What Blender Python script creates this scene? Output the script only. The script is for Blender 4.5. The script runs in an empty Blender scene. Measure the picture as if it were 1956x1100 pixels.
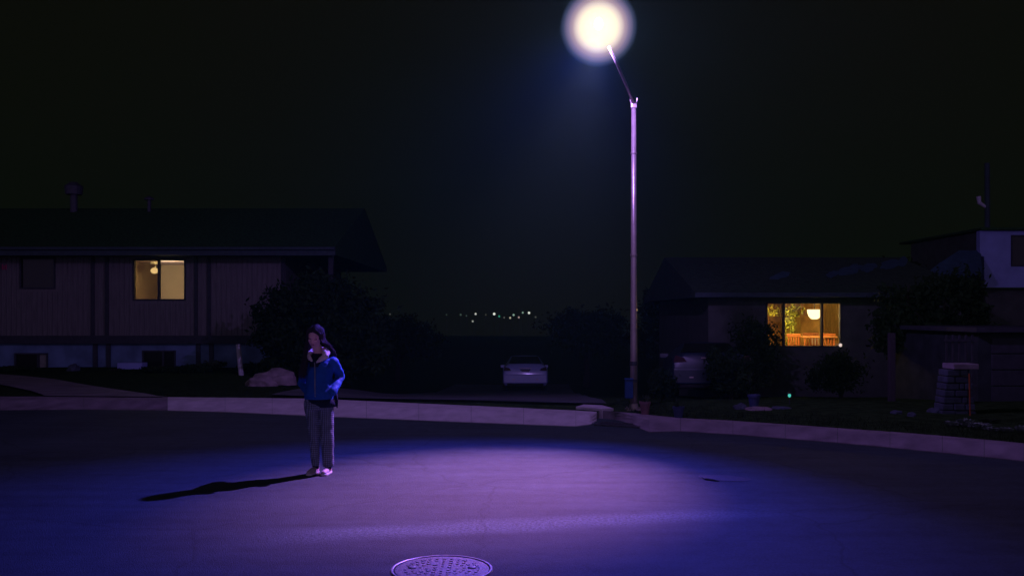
import bpy, bmesh, math, random
from mathutils import Vector, Matrix, noise
R = math.radians
sc = bpy.context.scene
COL = sc.collection
F = 1740.0            # focal length in photograph pixels
CAMZ = 1.7

# ------------------------------------------------------------------ camera, sky, exposure
cam_d = bpy.data.cameras.new('camera'); cam = bpy.data.objects.new('camera', cam_d); COL.objects.link(cam)
cam_d.sensor_width = 36.0; cam_d.lens = 36.0 * F / 1956.0
cam_d.shift_y = 50.0 / 1956.0
cam_d.clip_start = 0.05; cam_d.clip_end = 3000
cam.location = (0, 0, CAMZ); cam.rotation_euler = (R(90), 0, 0)
sc.camera = cam
w = bpy.data.worlds.new('World'); sc.world = w; w.use_nodes = True
nt = w.node_tree; bg = nt.nodes['Background']
tc = nt.nodes.new('ShaderNodeTexCoord'); ns = nt.nodes.new('ShaderNodeTexNoise'); ns.inputs['Scale'].default_value = 1.6
ns.inputs['Detail'].default_value = 1.0
rp = nt.nodes.new('ShaderNodeValToRGB')
rp.color_ramp.elements[0].position = .35; rp.color_ramp.elements[0].color = (.0024, .0034, .0013, 1)
rp.color_ramp.elements[1].position = .68; rp.color_ramp.elements[1].color = (.0035, .0031, .0020, 1)
nt.links.new(tc.outputs['Generated'], ns.inputs['Vector']); nt.links.new(ns.outputs['Fac'], rp.inputs['Fac'])
# unseen sky glow added behind the camera to fill the fronts facing it
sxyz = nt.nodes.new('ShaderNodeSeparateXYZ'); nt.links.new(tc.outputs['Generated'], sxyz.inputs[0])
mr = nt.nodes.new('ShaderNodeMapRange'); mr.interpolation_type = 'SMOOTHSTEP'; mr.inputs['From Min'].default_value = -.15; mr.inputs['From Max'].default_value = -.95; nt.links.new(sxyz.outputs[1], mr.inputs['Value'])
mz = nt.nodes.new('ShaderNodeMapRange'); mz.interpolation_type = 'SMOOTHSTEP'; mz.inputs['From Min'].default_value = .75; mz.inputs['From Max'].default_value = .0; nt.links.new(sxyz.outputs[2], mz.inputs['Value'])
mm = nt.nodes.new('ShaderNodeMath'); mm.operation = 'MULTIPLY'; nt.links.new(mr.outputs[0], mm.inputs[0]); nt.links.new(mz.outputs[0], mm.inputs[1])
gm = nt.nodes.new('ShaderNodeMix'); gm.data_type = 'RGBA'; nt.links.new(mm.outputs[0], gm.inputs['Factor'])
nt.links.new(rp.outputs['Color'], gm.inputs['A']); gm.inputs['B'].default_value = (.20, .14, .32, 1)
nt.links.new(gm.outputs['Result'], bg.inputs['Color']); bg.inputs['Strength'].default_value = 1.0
sc.view_settings.view_transform = 'Standard'; sc.view_settings.look = 'None'
sc.view_settings.exposure = 0.0; sc.view_settings.gamma = 1.0
sc.render.engine = 'CYCLES'
sc.cycles.use_denoising = True
sc.cycles.max_bounces = 6; sc.cycles.volume_bounces = 0
sc.cycles.sample_clamp_indirect = 3.0
sc.cycles.use_light_tree = True

# street lamp numbers, used by its builder
LAMP = Vector((1.27, 13.35, 5.90))
BEAM = dict(power=6600, col=(.97, .345, .66), aim=Vector((-.30, 9.25, 0)), size=40, blend=1.0)
SKIRT = dict(power=5300, col=(.07, .065, 1.0), aim=Vector((-.8, 8.3, 0)), size=69, blend=1.0)
SPILL = dict(power=1000, col=(.44, .25, 1.0))

# ------------------------------------------------------------------ helpers
def P(x, y, Y):
    "world point seen at photograph pixel x, y when it stands Y metres ahead"
    return Vector(((x - 978) / F * Y, Y, CAMZ - (y - 600) / F * Y))
def G(x, y, z=0.0):
    "world point on the level z seen at photograph pixel x, y"
    Y = (CAMZ - z) * F / (y - 600)
    return Vector(((x - 978) / F * Y, Y, z))
def link(o, parent=None):
    COL.objects.link(o)
    if parent: o.parent = parent
    return o
def obj(name, bm, mat, parent=None, smooth=False, fix=True):
    if fix: bmesh.ops.recalc_face_normals(bm, faces=bm.faces[:])
    me = bpy.data.meshes.new(name); bm.to_mesh(me); bm.free()
    for m in (mat if isinstance(mat, (list, tuple)) else [mat]): me.materials.append(m)
    if smooth:
        for p in me.polygons: p.use_smooth = True
    return link(bpy.data.objects.new(name, me), parent)
def tag(o, label=None, cat=None, group=None, kind=None):
    if label: o['label'] = label
    if cat: o['category'] = cat
    if group: o['group'] = group
    if kind: o['kind'] = kind
    return o
def thing(name, label, cat, loc=(0, 0, 0), group=None, rz=0):
    o = bpy.data.objects.new(name, None); link(o); o.location = loc; o.rotation_euler = (0, 0, rz)
    o.empty_display_size = .2
    return tag(o, label, cat, group)
def box(bm, x0, x1, y0, y1, z0, z1, bev=0):
    r = bmesh.ops.create_cube(bm, size=1)
    vs = r['verts']
    for v in vs:
        v.co = Vector(((x0 + x1) / 2 + v.co.x * (x1 - x0), (y0 + y1) / 2 + v.co.y * (y1 - y0), (z0 + z1) / 2 + v.co.z * (z1 - z0)))
    if bev:
        es = list({e for v in vs for e in v.link_edges})
        bmesh.ops.bevel(bm, geom=es, offset=bev, segments=2, affect='EDGES', profile=.6)
    return bm
def nb(*a, **k): return box(bmesh.new(), *a, **k)
def frame_of(d):
    d = d.normalized(); u = Vector((0, 0, 1)) if abs(d.z) < .9 else Vector((1, 0, 0))
    a = d.cross(u).normalized(); b = d.cross(a).normalized()
    return a, b
def tube(bm, pts, rad, n=10, caps=True, sq=1.0):
    "tube through pts; rad a number or list; sq squashes along y"
    pts = [Vector(p) for p in pts]
    if not isinstance(rad, (list, tuple)): rad = [rad] * len(pts)
    rings = []; a = None
    for i, p in enumerate(pts):
        d = (pts[min(i + 1, len(pts) - 1)] - pts[max(i - 1, 0)])
        if d.length < 1e-9: d = Vector((0, 0, 1))
        d.normalize()
        if a is None: a, b = frame_of(d)
        else:
            a = (a - d * a.dot(d)).normalized(); b = d.cross(a).normalized()
        rings.append([bm.verts.new(p + (a * math.cos(t) + b * math.sin(t)) * rad[i]) for t in [2 * math.pi * k / n for k in range(n)]])
    for r0, r1 in zip(rings, rings[1:]):
        for k in range(n): bm.faces.new((r0[k], r0[(k + 1) % n], r1[(k + 1) % n], r1[k]))
    if caps: bm.faces.new(rings[0]); bm.faces.new(rings[-1])
    return bm
def ell(bm, c, rx, ry, rz, seg=20, rot=None):
    r = bmesh.ops.create_uvsphere(bm, u_segments=seg, v_segments=max(6, seg // 2), radius=1)
    m = Matrix.Translation(Vector(c)) @ (rot or Matrix.Identity(4)) @ Matrix.Diagonal((rx, ry, rz, 1))
    bmesh.ops.transform(bm, matrix=m, verts=r['verts']); return r['verts']
def capsule(bm, p0, r0, p1, r1, n=14, flat=1.0):
    p0 = Vector(p0); p1 = Vector(p1); d = p1 - p0; L = d.length; dn = d / L
    pts = []; rad = []
    for k in range(5):
        t = math.pi / 2 * k / 4 + .05; pts.append(p0 - dn * r0 * math.cos(t)); rad.append(max(.002, r0 * math.sin(t)))
    for k in range(1, 6): pts.append(p0 + d * k / 6); rad.append(r0 + (r1 - r0) * k / 6)
    for k in range(5):
        t = math.pi / 2 * (4 - k) / 4 + .05; pts.append(p1 + dn * r1 * math.cos(t)); rad.append(max(.002, r1 * math.sin(t)))
    return tube(bm, pts, rad, n)
def rings_loft(bm, rs, n=24, caps=True):
    "rs: list of (cx, cy, cz, rx, ry[, power]) level rings"
    out = []
    for r in rs:
        cx, cy, cz, rx, ry = r[:5]; pw = r[5] if len(r) > 5 else 1.0
        vs = []
        for k in range(n):
            t = 2 * math.pi * k / n; c, s = math.cos(t), math.sin(t)
            vs.append(bm.verts.new((cx + rx * math.copysign(abs(c) ** pw, c), cy + ry * math.copysign(abs(s) ** pw, s), cz)))
        out.append(vs)
    for a, b in zip(out, out[1:]):
        for k in range(n): bm.faces.new((a[k], a[(k + 1) % n], b[(k + 1) % n], b[k]))
    if caps: bm.faces.new(out[0]); bm.faces.new(out[-1])
    return bm
def remesh(bm, voxel, smooth_iter=6, factor=.5, wob=None):
    "fuse a bmesh of overlapping closed shapes into one continuous surface and return a new bmesh"
    bmesh.ops.recalc_face_normals(bm, faces=bm.faces[:])
    me = bpy.data.meshes.new('tmp'); bm.to_mesh(me); bm.free()
    o = bpy.data.objects.new('tmp', me); COL.objects.link(o)
    m = o.modifiers.new('r', 'REMESH'); m.mode = 'VOXEL'; m.voxel_size = voxel; m.adaptivity = 0
    s = o.modifiers.new('s', 'SMOOTH'); s.iterations = smooth_iter; s.factor = factor
    dg = bpy.context.evaluated_depsgraph_get()
    me2 = bpy.data.meshes.new_from_object(o.evaluated_get(dg))
    b2 = bmesh.new(); b2.from_mesh(me2)
    bpy.data.objects.remove(o); bpy.data.meshes.remove(me); bpy.data.meshes.remove(me2)
    if wob:
        b2.normal_update()
        for v in b2.verts:
            v.co += v.normal * wob(v.co)
    return b2
def prism(bm, pts, y0, y1):
    "polygon given as (x, z) extruded from y0 to y1"
    a = [bm.verts.new((x, y0, z)) for x, z in pts]; b = [bm.verts.new((x, y1, z)) for x, z in pts]
    bm.faces.new(a); bm.faces.new(b); n = len(pts)
    for k in range(n): bm.faces.new((a[k], a[(k + 1) % n], b[(k + 1) % n], b[k]))
    return bm
def slab(bm, pts, z0):
    "plan polygon (Vectors with their own top z) with vertical sides down to z0"
    a = [bm.verts.new(p) for p in pts]; b = [bm.verts.new((p[0], p[1], z0)) for p in pts]
    bm.faces.new(a); bm.faces.new(b); n = len(pts)
    for k in range(n): bm.faces.new((a[k], a[(k + 1) % n], b[(k + 1) % n], b[k]))
    return bm

# ------------------------------------------------------------------ materials
def mat(name, col, rough=.7, metal=0, spec=.4, var=.25, scale=8, bump=0, bscale=60, detail=6, emit=None, estr=0, stretch=None):
    m = bpy.data.materials.new(name); m.use_nodes = True; t = m.node_tree; b = t.nodes['Principled BSDF']
    b.inputs['Roughness'].default_value = rough; b.inputs['Metallic'].default_value = metal
    b.inputs['Specular IOR Level'].default_value = spec
    c = t.nodes.new('ShaderNodeTexCoord'); src = c.outputs['Object']
    if stretch:
        mp = t.nodes.new('ShaderNodeMapping'); mp.inputs['Scale'].default_value = stretch
        t.links.new(src, mp.inputs['Vector']); src = mp.outputs['Vector']
    n = t.nodes.new('ShaderNodeTexNoise'); n.inputs['Scale'].default_value = scale; n.inputs['Detail'].default_value = detail
    t.links.new(src, n.inputs['Vector'])
    r = t.nodes.new('ShaderNodeValToRGB')
    r.color_ramp.elements[0].position = .3; r.color_ramp.elements[1].position = .7
    r.color_ramp.elements[0].color = tuple(x * (1 - var) for x in col[:3]) + (1,)
    r.color_ramp.elements[1].color = tuple(min(1, x * (1 + var)) for x in col[:3]) + (1,)
    t.links.new(n.outputs['Fac'], r.inputs['Fac']); t.links.new(r.outputs['Color'], b.inputs['Base Color'])
    if bump:
        n2 = t.nodes.new('ShaderNodeTexNoise'); n2.inputs['Scale'].default_value = bscale; n2.inputs['Detail'].default_value = 4
        t.links.new(src, n2.inputs['Vector'])
        bp = t.nodes.new('ShaderNodeBump'); bp.inputs['Strength'].default_value = bump; bp.inputs['Distance'].default_value = .01
        t.links.new(n2.outputs['Fac'], bp.inputs['Height']); t.links.new(bp.outputs['Normal'], b.inputs['Normal'])
    if emit:
        b.inputs['Emission Color'].default_value = tuple(emit) + (1,); b.inputs['Emission Strength'].default_value = estr
    return m
def N(t, kind, **kw):
    n = t.nodes.new(kind)
    for k, v in kw.items():
        if k in n.inputs.keys(): n.inputs[k].default_value = v
        else: setattr(n, k, v)
    return n
def math_n(t, op, a, b=None, clamp=False):
    n = t.nodes.new('ShaderNodeMath'); n.operation = op; n.use_clamp = clamp
    for i, v in enumerate((a, b)):
        if v is None: continue
        if isinstance(v, (int, float)): n.inputs[i].default_value = v
        else: t.links.new(v, n.inputs[i])
    return n.outputs[0]

def asphalt():
    m = bpy.data.materials.new('asphalt'); m.use_nodes = True; t = m.node_tree; b = t.nodes['Principled BSDF']
    L = t.links.new; c = t.nodes.new('ShaderNodeTexCoord').outputs['Object']
    sx = t.nodes.new('ShaderNodeSeparateXYZ'); L(c, sx.inputs[0]); X, Y = sx.outputs[0], sx.outputs[1]
    fine = N(t, 'ShaderNodeTexNoise', Scale=70.0, Detail=8.0, Roughness=.75); L(c, fine.inputs['Vector'])
    big = N(t, 'ShaderNodeTexNoise', Scale=.7, Detail=5.0, Roughness=.6); L(c, big.inputs['Vector'])
    mid = N(t, 'ShaderNodeTexNoise', Scale=7.0, Detail=4.0); L(c, mid.inputs['Vector'])
    mp = N(t, 'ShaderNodeMapping'); mp.inputs['Scale'].default_value = (.35, 3.2, 1); mp.inputs['Rotation'].default_value = (0, 0, R(-12)); L(c, mp.inputs['Vector'])
    drag = N(t, 'ShaderNodeTexNoise', Scale=1.4, Detail=4.0); L(mp.outputs[0], drag.inputs['Vector'])
    vo = N(t, 'ShaderNodeTexVoronoi', Scale=110.0); L(c, vo.inputs['Vector'])
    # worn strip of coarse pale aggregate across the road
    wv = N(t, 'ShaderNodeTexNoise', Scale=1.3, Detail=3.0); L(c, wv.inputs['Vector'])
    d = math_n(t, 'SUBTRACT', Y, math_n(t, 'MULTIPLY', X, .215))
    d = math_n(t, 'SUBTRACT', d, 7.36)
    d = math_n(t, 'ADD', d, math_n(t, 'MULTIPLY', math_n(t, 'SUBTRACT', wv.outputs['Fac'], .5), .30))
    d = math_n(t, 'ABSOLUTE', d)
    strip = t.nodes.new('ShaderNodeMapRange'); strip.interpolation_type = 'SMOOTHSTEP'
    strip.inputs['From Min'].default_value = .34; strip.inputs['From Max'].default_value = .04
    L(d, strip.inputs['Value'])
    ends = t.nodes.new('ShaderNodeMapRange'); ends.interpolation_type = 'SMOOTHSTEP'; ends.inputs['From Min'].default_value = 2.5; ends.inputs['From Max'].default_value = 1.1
    L(math_n(t, 'ABSOLUTE', math_n(t, 'SUBTRACT', X, .1)), ends.inputs['Value'])  # lamp pool's fall-off put into the strip's colour at both ends
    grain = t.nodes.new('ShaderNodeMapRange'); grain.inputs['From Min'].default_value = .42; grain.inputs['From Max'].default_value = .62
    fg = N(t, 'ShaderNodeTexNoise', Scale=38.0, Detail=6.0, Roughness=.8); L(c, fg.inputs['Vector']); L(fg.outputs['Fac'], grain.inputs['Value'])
    # base value
    v = math_n(t, 'MULTIPLY', math_n(t, 'SUBTRACT', fine.outputs['Fac'], .5), .11)
    v = math_n(t, 'ADD', v, math_n(t, 'MULTIPLY', math_n(t, 'SUBTRACT', big.outputs['Fac'], .5), .05))
    v = math_n(t, 'ADD', v, math_n(t, 'MULTIPLY', math_n(t, 'SUBTRACT', mid.outputs['Fac'], .5), .034))
    v = math_n(t, 'ADD', v, math_n(t, 'MULTIPLY', math_n(t, 'SUBTRACT', drag.outputs['Fac'], .5), .045))
    v = math_n(t, 'ADD', v, math_n(t, 'MULTIPLY', math_n(t, 'SUBTRACT', fg.outputs['Fac'], .5), .09))
    v = math_n(t, 'ADD', v, .050)
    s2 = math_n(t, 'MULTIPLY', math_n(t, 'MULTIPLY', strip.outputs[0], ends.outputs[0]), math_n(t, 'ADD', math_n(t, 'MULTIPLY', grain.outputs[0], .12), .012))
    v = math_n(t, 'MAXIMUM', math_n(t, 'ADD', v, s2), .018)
    cb = t.nodes.new('ShaderNodeCombineColor')
    L(math_n(t, 'MULTIPLY', v, .63), cb.inputs[0]); L(math_n(t, 'MULTIPLY', v, .95), cb.inputs[1]); L(math_n(t, 'MULTIPLY', v, 1.10), cb.inputs[2])
    # a few fine cracks
    cr = N(t, 'ShaderNodeTexVoronoi', Scale=.33, feature='DISTANCE_TO_EDGE')
    wn = N(t, 'ShaderNodeTexNoise', Scale=2.0, Detail=5.0); L(c, wn.inputs['Vector'])
    ad = t.nodes.new('ShaderNodeVectorMath'); ad.operation = 'ADD'; L(c, ad.inputs[0])
    sc_ = t.nodes.new('ShaderNodeVectorMath'); sc_.operation = 'SCALE'; sc_.inputs['Scale'].default_value = .35; L(wn.outputs['Color'], sc_.inputs[0]); L(sc_.outputs[0], ad.inputs[1])
    L(ad.outputs[0], cr.inputs['Vector'])
    ck = t.nodes.new('ShaderNodeMapRange'); ck.inputs['From Min'].default_value = .0015; ck.inputs['From Max'].default_value = .006
    ck.inputs['To Min'].default_value = .72; L(cr.outputs['Distance'], ck.inputs['Value'])
    mx = t.nodes.new('ShaderNodeMix'); mx.data_type = 'RGBA'; mx.blend_type = 'MULTIPLY'; mx.inputs['Factor'].default_value = 1
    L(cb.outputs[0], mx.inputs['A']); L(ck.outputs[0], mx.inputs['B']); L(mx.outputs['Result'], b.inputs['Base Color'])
    b.inputs['Roughness'].default_value = .82; b.inputs['Specular IOR Level'].default_value = .25
    h = math_n(t, 'ADD', fine.outputs['Fac'], math_n(t, 'MULTIPLY', vo.outputs['Distance'], .6))
    bp = N(t, 'ShaderNodeBump', Strength=.55, Distance=.012); L(h, bp.inputs['Height']); L(bp.outputs[0], b.inputs['Normal'])
    return m
M = {}
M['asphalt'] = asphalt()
M['tar'] = mat('tar_patch', (.022, .022, .026), .7, var=.3, scale=20, bump=.5, bscale=80)
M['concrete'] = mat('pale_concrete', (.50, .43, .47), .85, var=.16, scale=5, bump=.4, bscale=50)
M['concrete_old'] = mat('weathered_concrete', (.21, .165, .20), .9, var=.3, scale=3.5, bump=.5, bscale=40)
M['concrete_drive'] = mat('drive_concrete', (.16, .14, .155), .9, var=.3, scale=2.0, bump=.4, bscale=40)
M['drive_dark'] = mat('dark_drive', (.060, .062, .075), .9, var=.35, scale=1.2, bump=.4, bscale=60)
M['soil'] = mat('lawn_soil', (.022, .040, .013), 1.0, spec=0, var=.5, scale=6, bump=.8, bscale=30)
M['grass'] = mat('grass_blades', (.016, .026, .010), .9, spec=.05, var=.5, scale=3)
M['leaf'] = mat('dark_leaves', (.013, .028, .009), .9, spec=.03, var=.5, scale=2)
M['leaf_roof'] = mat('mid_leaves', (.03, .045, .02), .8, spec=.1, var=.5, scale=2)
M['leaf_pale'] = mat('pale_leaves', (.16, .20, .17), .8, spec=.1, var=.5, scale=9)
M['bark'] = mat('bark', (.03, .024, .018), .95, spec=.1, var=.4, scale=14, bump=.8, bscale=30)
M['galv'] = mat('galvanised_steel', (.46, .37, .35), .36, metal=.55, spec=.5, var=.12, scale=10, bump=.15, bscale=90)
M['tread'] = mat('iron_tread', (.10, .095, .115), .5, metal=.3, var=.45, scale=14)
M['flue'] = mat('roof_flue', (.045, .043, .065), .6)
M['dark_metal'] = mat('dark_metal', (.05, .05, .06), .5, metal=.4, var=.2)
M['iron'] = mat('cast_iron', (.07, .066, .08), .55, metal=.25, spec=.5, var=.45, scale=18, bump=.5, bscale=90)
M['iron_edge'] = mat('worn_iron', (.24, .23, .27), .42, metal=.4, spec=.5, var=.3, scale=20)
M['stone'] = mat('stone', (.20, .15, .165), .9, var=.35, scale=5, bump=.9, bscale=14)
M['stone_dim'] = mat('grey_stone', (.045, .055, .08), .9, var=.35, scale=5, bump=.9, bscale=14)
M['plank'] = mat('stained_boards', (.135, .125, .125), .85, spec=.2, var=.22, scale=3, bump=.4, bscale=20, stretch=(9, 9, .7))
M['trim_dark'] = mat('dark_trim', (.035, .035, .045), .8, spec=.2, var=.2)
M['fascia'] = mat('painted_fascia', (.028, .045, .055), .7, spec=.3, var=.2)
M['shingle'] = mat('shingles', (.026, .065, .024), .95, spec=.1, var=.5, scale=12, bump=.8, bscale=12)
M['found'] = mat('painted_foundation', (.105, .16, .26), .9, spec=.15, var=.35, scale=1.8, bump=.5, bscale=18)
M['dark_win'] = mat('dark_glass', (.008, .009, .008), .12, spec=.25, var=.1)
M['curtain_dim'] = mat('dim_curtain', (.20, .20, .17), .9, var=.2, scale=7)
M['white_paint'] = mat('white_paint', (.75, .74, .78), .55, var=.06)
M['pipe_white'] = mat('pale_plastic', (.42, .40, .46), .55, var=.08)
M['stucco'] = mat('stucco', (.058, .062, .056), .9, var=.25, scale=3, bump=.6, bscale=30)
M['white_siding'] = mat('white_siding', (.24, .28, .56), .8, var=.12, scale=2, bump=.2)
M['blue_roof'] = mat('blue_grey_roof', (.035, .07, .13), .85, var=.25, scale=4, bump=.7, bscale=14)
M['worn_roof'] = mat('worn_roof', (.022, .040, .024), .95, var=.4, scale=6, bump=.6, bscale=12)
M['post_wood'] = mat('painted_post', (.03, .024, .028), .85, var=.3, scale=9, stretch=(6, 6, 1))
M['blue_plastic'] = mat('blue_plastic', (.008, .045, .20), .5, var=.15)
M['terracotta'] = mat('terracotta', (.28, .13, .17), .8, var=.2)
M['glaze'] = mat('dark_glaze', (.05, .06, .16), .4, var=.2)
M['orange'] = mat('orange_plastic', (.22, .05, .01), .6, var=.1)
M['interior'] = mat('room_wall', (.60, .50, .36), .9, var=.06, scale=2)
M['ceiling'] = mat('room_ceiling', (.42, .34, .40), .9, var=.05)
M['ochre'] = mat('ochre_wall', (.72, .50, .20), .9, var=.5, scale=3.2)
M['wood_in'] = mat('orange_wood', (.42, .14, .035), .5, var=.35, scale=7, stretch=(4, 4, 1))
M['fern'] = mat('house_plant', (.20, .24, .03), .7, var=.4, scale=12)
M['red'] = mat('red_paint', (.45, .04, .12), .6, var=.1)

def glass_mat(name, tint, gloss=.05):
    m = bpy.data.materials.new(name); m.use_nodes = True; t = m.node_tree; t.nodes.clear()
    o = t.nodes.new('ShaderNodeOutputMaterial'); a = t.nodes.new('ShaderNodeBsdfTransparent'); a.inputs[0].default_value = tuple(tint) + (1,)
    g = t.nodes.new('ShaderNodeBsdfGlossy'); g.inputs['Roughness'].default_value = .03
    mx = t.nodes.new('ShaderNodeMixShader'); mx.inputs[0].default_value = gloss
    t.links.new(a.outputs[0], mx.inputs[1]); t.links.new(g.outputs[0], mx.inputs[2]); t.links.new(mx.outputs[0], o.inputs[0]); return m
M['pane'] = glass_mat('window_pane', (.93, .93, .93), .03)
M['pane_screen'] = glass_mat('screened_pane', (.50, .45, .36), .02)
def emis(name, col, s):
    m = bpy.data.materials.new(name); m.use_nodes = True; t = m.node_tree; t.nodes.clear()
    o = t.nodes.new('ShaderNodeOutputMaterial'); e = t.nodes.new('ShaderNodeEmission'); e.inputs[0].default_value = tuple(col) + (1,); e.inputs[1].default_value = s
    t.links.new(e.outputs[0], o.inputs[0]); return m

# ------------------------------------------------------------------ ground
def smooth(a, b, x):
    t = min(1, max(0, (x - a) / (b - a))); return t * t * (3 - 2 * t)
def gz(x, y):
    "height of the land beyond the kerb"
    s = smooth(-.27, -.13, x / max(y, 1)) if y > 1 else 0
    if x > 0 and y < 16: s = max(s, 0)
    if y <= 16.5: f = 0
    elif y <= 36: f = .0805 * (y - 16.5)
    else: f = 1.57 + .02 * (y - 36)
    return .12 - s * f
outer_px = [(0, 783), (160, 782), (320, 784), (430, 787), (520, 791), (600, 795), (700, 799), (800, 803), (900, 807), (1000, 811), (1100, 814.5), (1128, 811), (1140, 804)]
inner_px = [(0, 757), (160, 757), (320, 758), (430, 759), (520, 760), (600, 761), (700, 765.5), (800, 770), (900, 774.5), (1000, 779), (1100, 783.5), (1125, 785), (1140, 786)]
outer2_px = [(1140, 797), (1165, 799), (1190, 805), (1215, 815), (1240, 826), (1300, 824), (1400, 830), (1500, 838), (1600, 846), (1700, 855), (1800, 865), (1880, 873), (1956, 881)]
inner2_px = [(1140, 783), (1165, 785), (1190, 787), (1215, 789), (1240, 792), (1300, 798), (1400, 803), (1500, 810), (1600, 817), (1700, 824), (1800, 832), (1880, 839), (1956, 846)]
CH = .13
def strip(opx, ipx, lo, hi):
    out = [G(x, y, 0) for x, y in opx if lo <= x <= hi]; inn = [G(x, y, CH) for x, y in ipx if lo <= x <= hi]
    return out, inn
def kerb_mesh(out, inn, joints=1.6, gap=.004, low=.0):
    "slabs along the strip; the street edge leans up from the road as a rolled kerb"
    bm = bmesh.new()
    pts = []
    for i in range(len(out) - 1):
        L = (out[i + 1] - out[i]).length; k = max(1, round(L / joints))
        for j in range(k): pts.append((out[i].lerp(out[i + 1], j / k), inn[i].lerp(inn[i + 1], j / k)))
    pts.append((out[-1], inn[-1]))
    for (o0, i0), (o1, i1) in zip(pts, pts[1:]):
        d = (o1 - o0); 
        if d.length < .02: continue
        g = d.normalized() * gap / 2
        prof = [(0, .010), (.18, .030), (.32, .075), (.44, CH - .010), (.54, CH), (1, CH)]
        cols = []
        for (a, b, s) in ((o0, i0, 1), (o1, i1, -1)):
            col = []
            for t, z in prof:
                p = a.lerp(b, t) + g * s; p.z = z + random.uniform(-.001, .001); col.append(bm.verts.new(p))
            q = b + g * s; q.z = -.1; col.append(bm.verts.new(q)); q = a + g * s; q.z = -.1; col.append(bm.verts.new(q))
            cols.append(col)
        n = len(cols[0])
        for k in range(n): bm.faces.new((cols[0][k], cols[0][(k + 1) % n], cols[1][(k + 1) % n], cols[1][k]))
        bm.faces.new(cols[0]); bm.faces.new(cols[1])
    return bm
random.seed(4)
o_, i_ = strip(outer_px, inner_px, 320, 1140)
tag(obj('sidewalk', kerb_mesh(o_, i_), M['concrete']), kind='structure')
o_l, i_l = strip(outer_px, inner_px, 0, 320)
o_l = [Vector((-34, 18.5, 0)), Vector((-20, 17.0, 0)), Vector((-13, 16.4, 0))] + o_l; i_l = [Vector((-34, 20.0, CH)), Vector((-20, 18.5, CH)), Vector((-13, 17.9, CH))] + i_l
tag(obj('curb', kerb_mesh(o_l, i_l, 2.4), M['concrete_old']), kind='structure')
o_r, i_r = strip(outer2_px, inner2_px, 1140, 1956)
ext_o = [Vector((6.7, 8.8, 0)), Vector((7.4, 5.5, 0)), Vector((7.8, 0, 0)), Vector((8, -14, 0))]
ext_i = [Vector((7.15, 9.1, CH)), Vector((8.0, 5.6, CH)), Vector((8.4, 0, CH)), Vector((8.6, -14, CH))]
o_r2, i_r2 = o_r + ext_o, i_r + ext_i
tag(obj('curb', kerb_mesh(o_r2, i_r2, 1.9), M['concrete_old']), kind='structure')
# road sheet
full_out = o_l[:-1] + o_ + o_r + ext_o
full_in = i_l[:-1] + i_ + i_r + ext_i
bm = bmesh.new()
rd = [p for p in full_out if p.x < G(1101, 814, 0).x] + [G(1130, 793), G(1170, 791), G(1215, 799)] + [p for p in o_r2 if p.x > G(1235, 825).x]
rd = [Vector((p.x, p.y + .12, 0)) if p.y > 9 else Vector((p.x + .1, p.y, 0)) for p in rd]
vs = [bm.verts.new(p) for p in rd]; vs += [bm.verts.new((8, -30, 0)), bm.verts.new((-34, -30, 0))]
bm.faces.new(vs); bmesh.ops.triangulate(bm, faces=bm.faces[:])
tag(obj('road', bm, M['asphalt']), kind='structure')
# land: rings outward from the inner edge of the kerb
bm = bmesh.new(); C0 = Vector((-2, 4, 0)); rings = []
mult = [0, .012, .05, .1, .16, .23, .31, .4, .5, .62, .76, .92, 1.1, 1.3, 1.6, 2, 2.6, 3.5, 5, 8, 14, 26, 50]
base = []
for a, b in zip(full_in, full_in[1:]):
    k = max(1, round((b - a).length / .7))
    for j in range(k): base.append(a.lerp(b, j / k))
base.append(full_in[-1])
for m_ in mult:
    row = []
    for p in base:
        d = Vector((p.x - C0.x, p.y - C0.y, 0)); q = Vector((p.x, p.y, 0)) + d * m_
        z = gz(q.x, q.y) - (.0 if m_ > 0 else .02)
        if m_ > .04: z += noise.noise(q * .5) * .05 * min(1, m_ * 4)
        row.append(bm.verts.new((q.x, q.y, z)))
    rings.append(row)
for a, b in zip(rings, rings[1:]):
    for k in range(len(a) - 1): bm.faces.new((a[k], a[k + 1], b[k + 1], b[k]))
tag(obj('ground', bm, M['soil'], smooth=True), kind='structure')
from mathutils.bvhtree import BVHTree
_gme = bpy.data.objects['ground'].data
GB = BVHTree.FromPolygons([v.co.copy() for v in _gme.vertices], [tuple(p.vertices) for p in _gme.polygons])
def gh(x, y):
    h = GB.ray_cast(Vector((x, y, 50)), Vector((0, 0, -1)))
    return h[0].z if h[0] else .12
# path up to the left house, and the dim drive that runs down to the car
def sheet(name, L_, R_, m, lift=.015, nu=10, nv=24):
    bm = bmesh.new(); rows = []
    for j in range(nv + 1):
        t = j / nv * (len(L_) - 1); k = min(int(t), len(L_) - 2); f = t - k
        a = L_[k].lerp(L_[k + 1], f); b = R_[k].lerp(R_[k + 1], f); row = []
        for i in range(nu + 1):
            q = a.lerp(b, i / nu); q.z = gh(q.x, q.y) + lift; row.append(bm.verts.new(q))
        rows.append(row)
    for a, b in zip(rows, rows[1:]):
        for k in range(nu): bm.faces.new((a[k], a[k + 1], b[k + 1], b[k]))
    return tag(obj(name, bm, m, smooth=True), kind='structure')
sheet('path', [G(88, 757.5, .13), G(60, 748, .13), G(0, 737, .13), Vector((-17, 21.0, 0))],
      [G(318, 759.5, .13), G(205, 742, .13), G(105, 725.5, .13), Vector((-16.2, 26.0, 0))], M['concrete_drive'], lift=.03)
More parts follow.
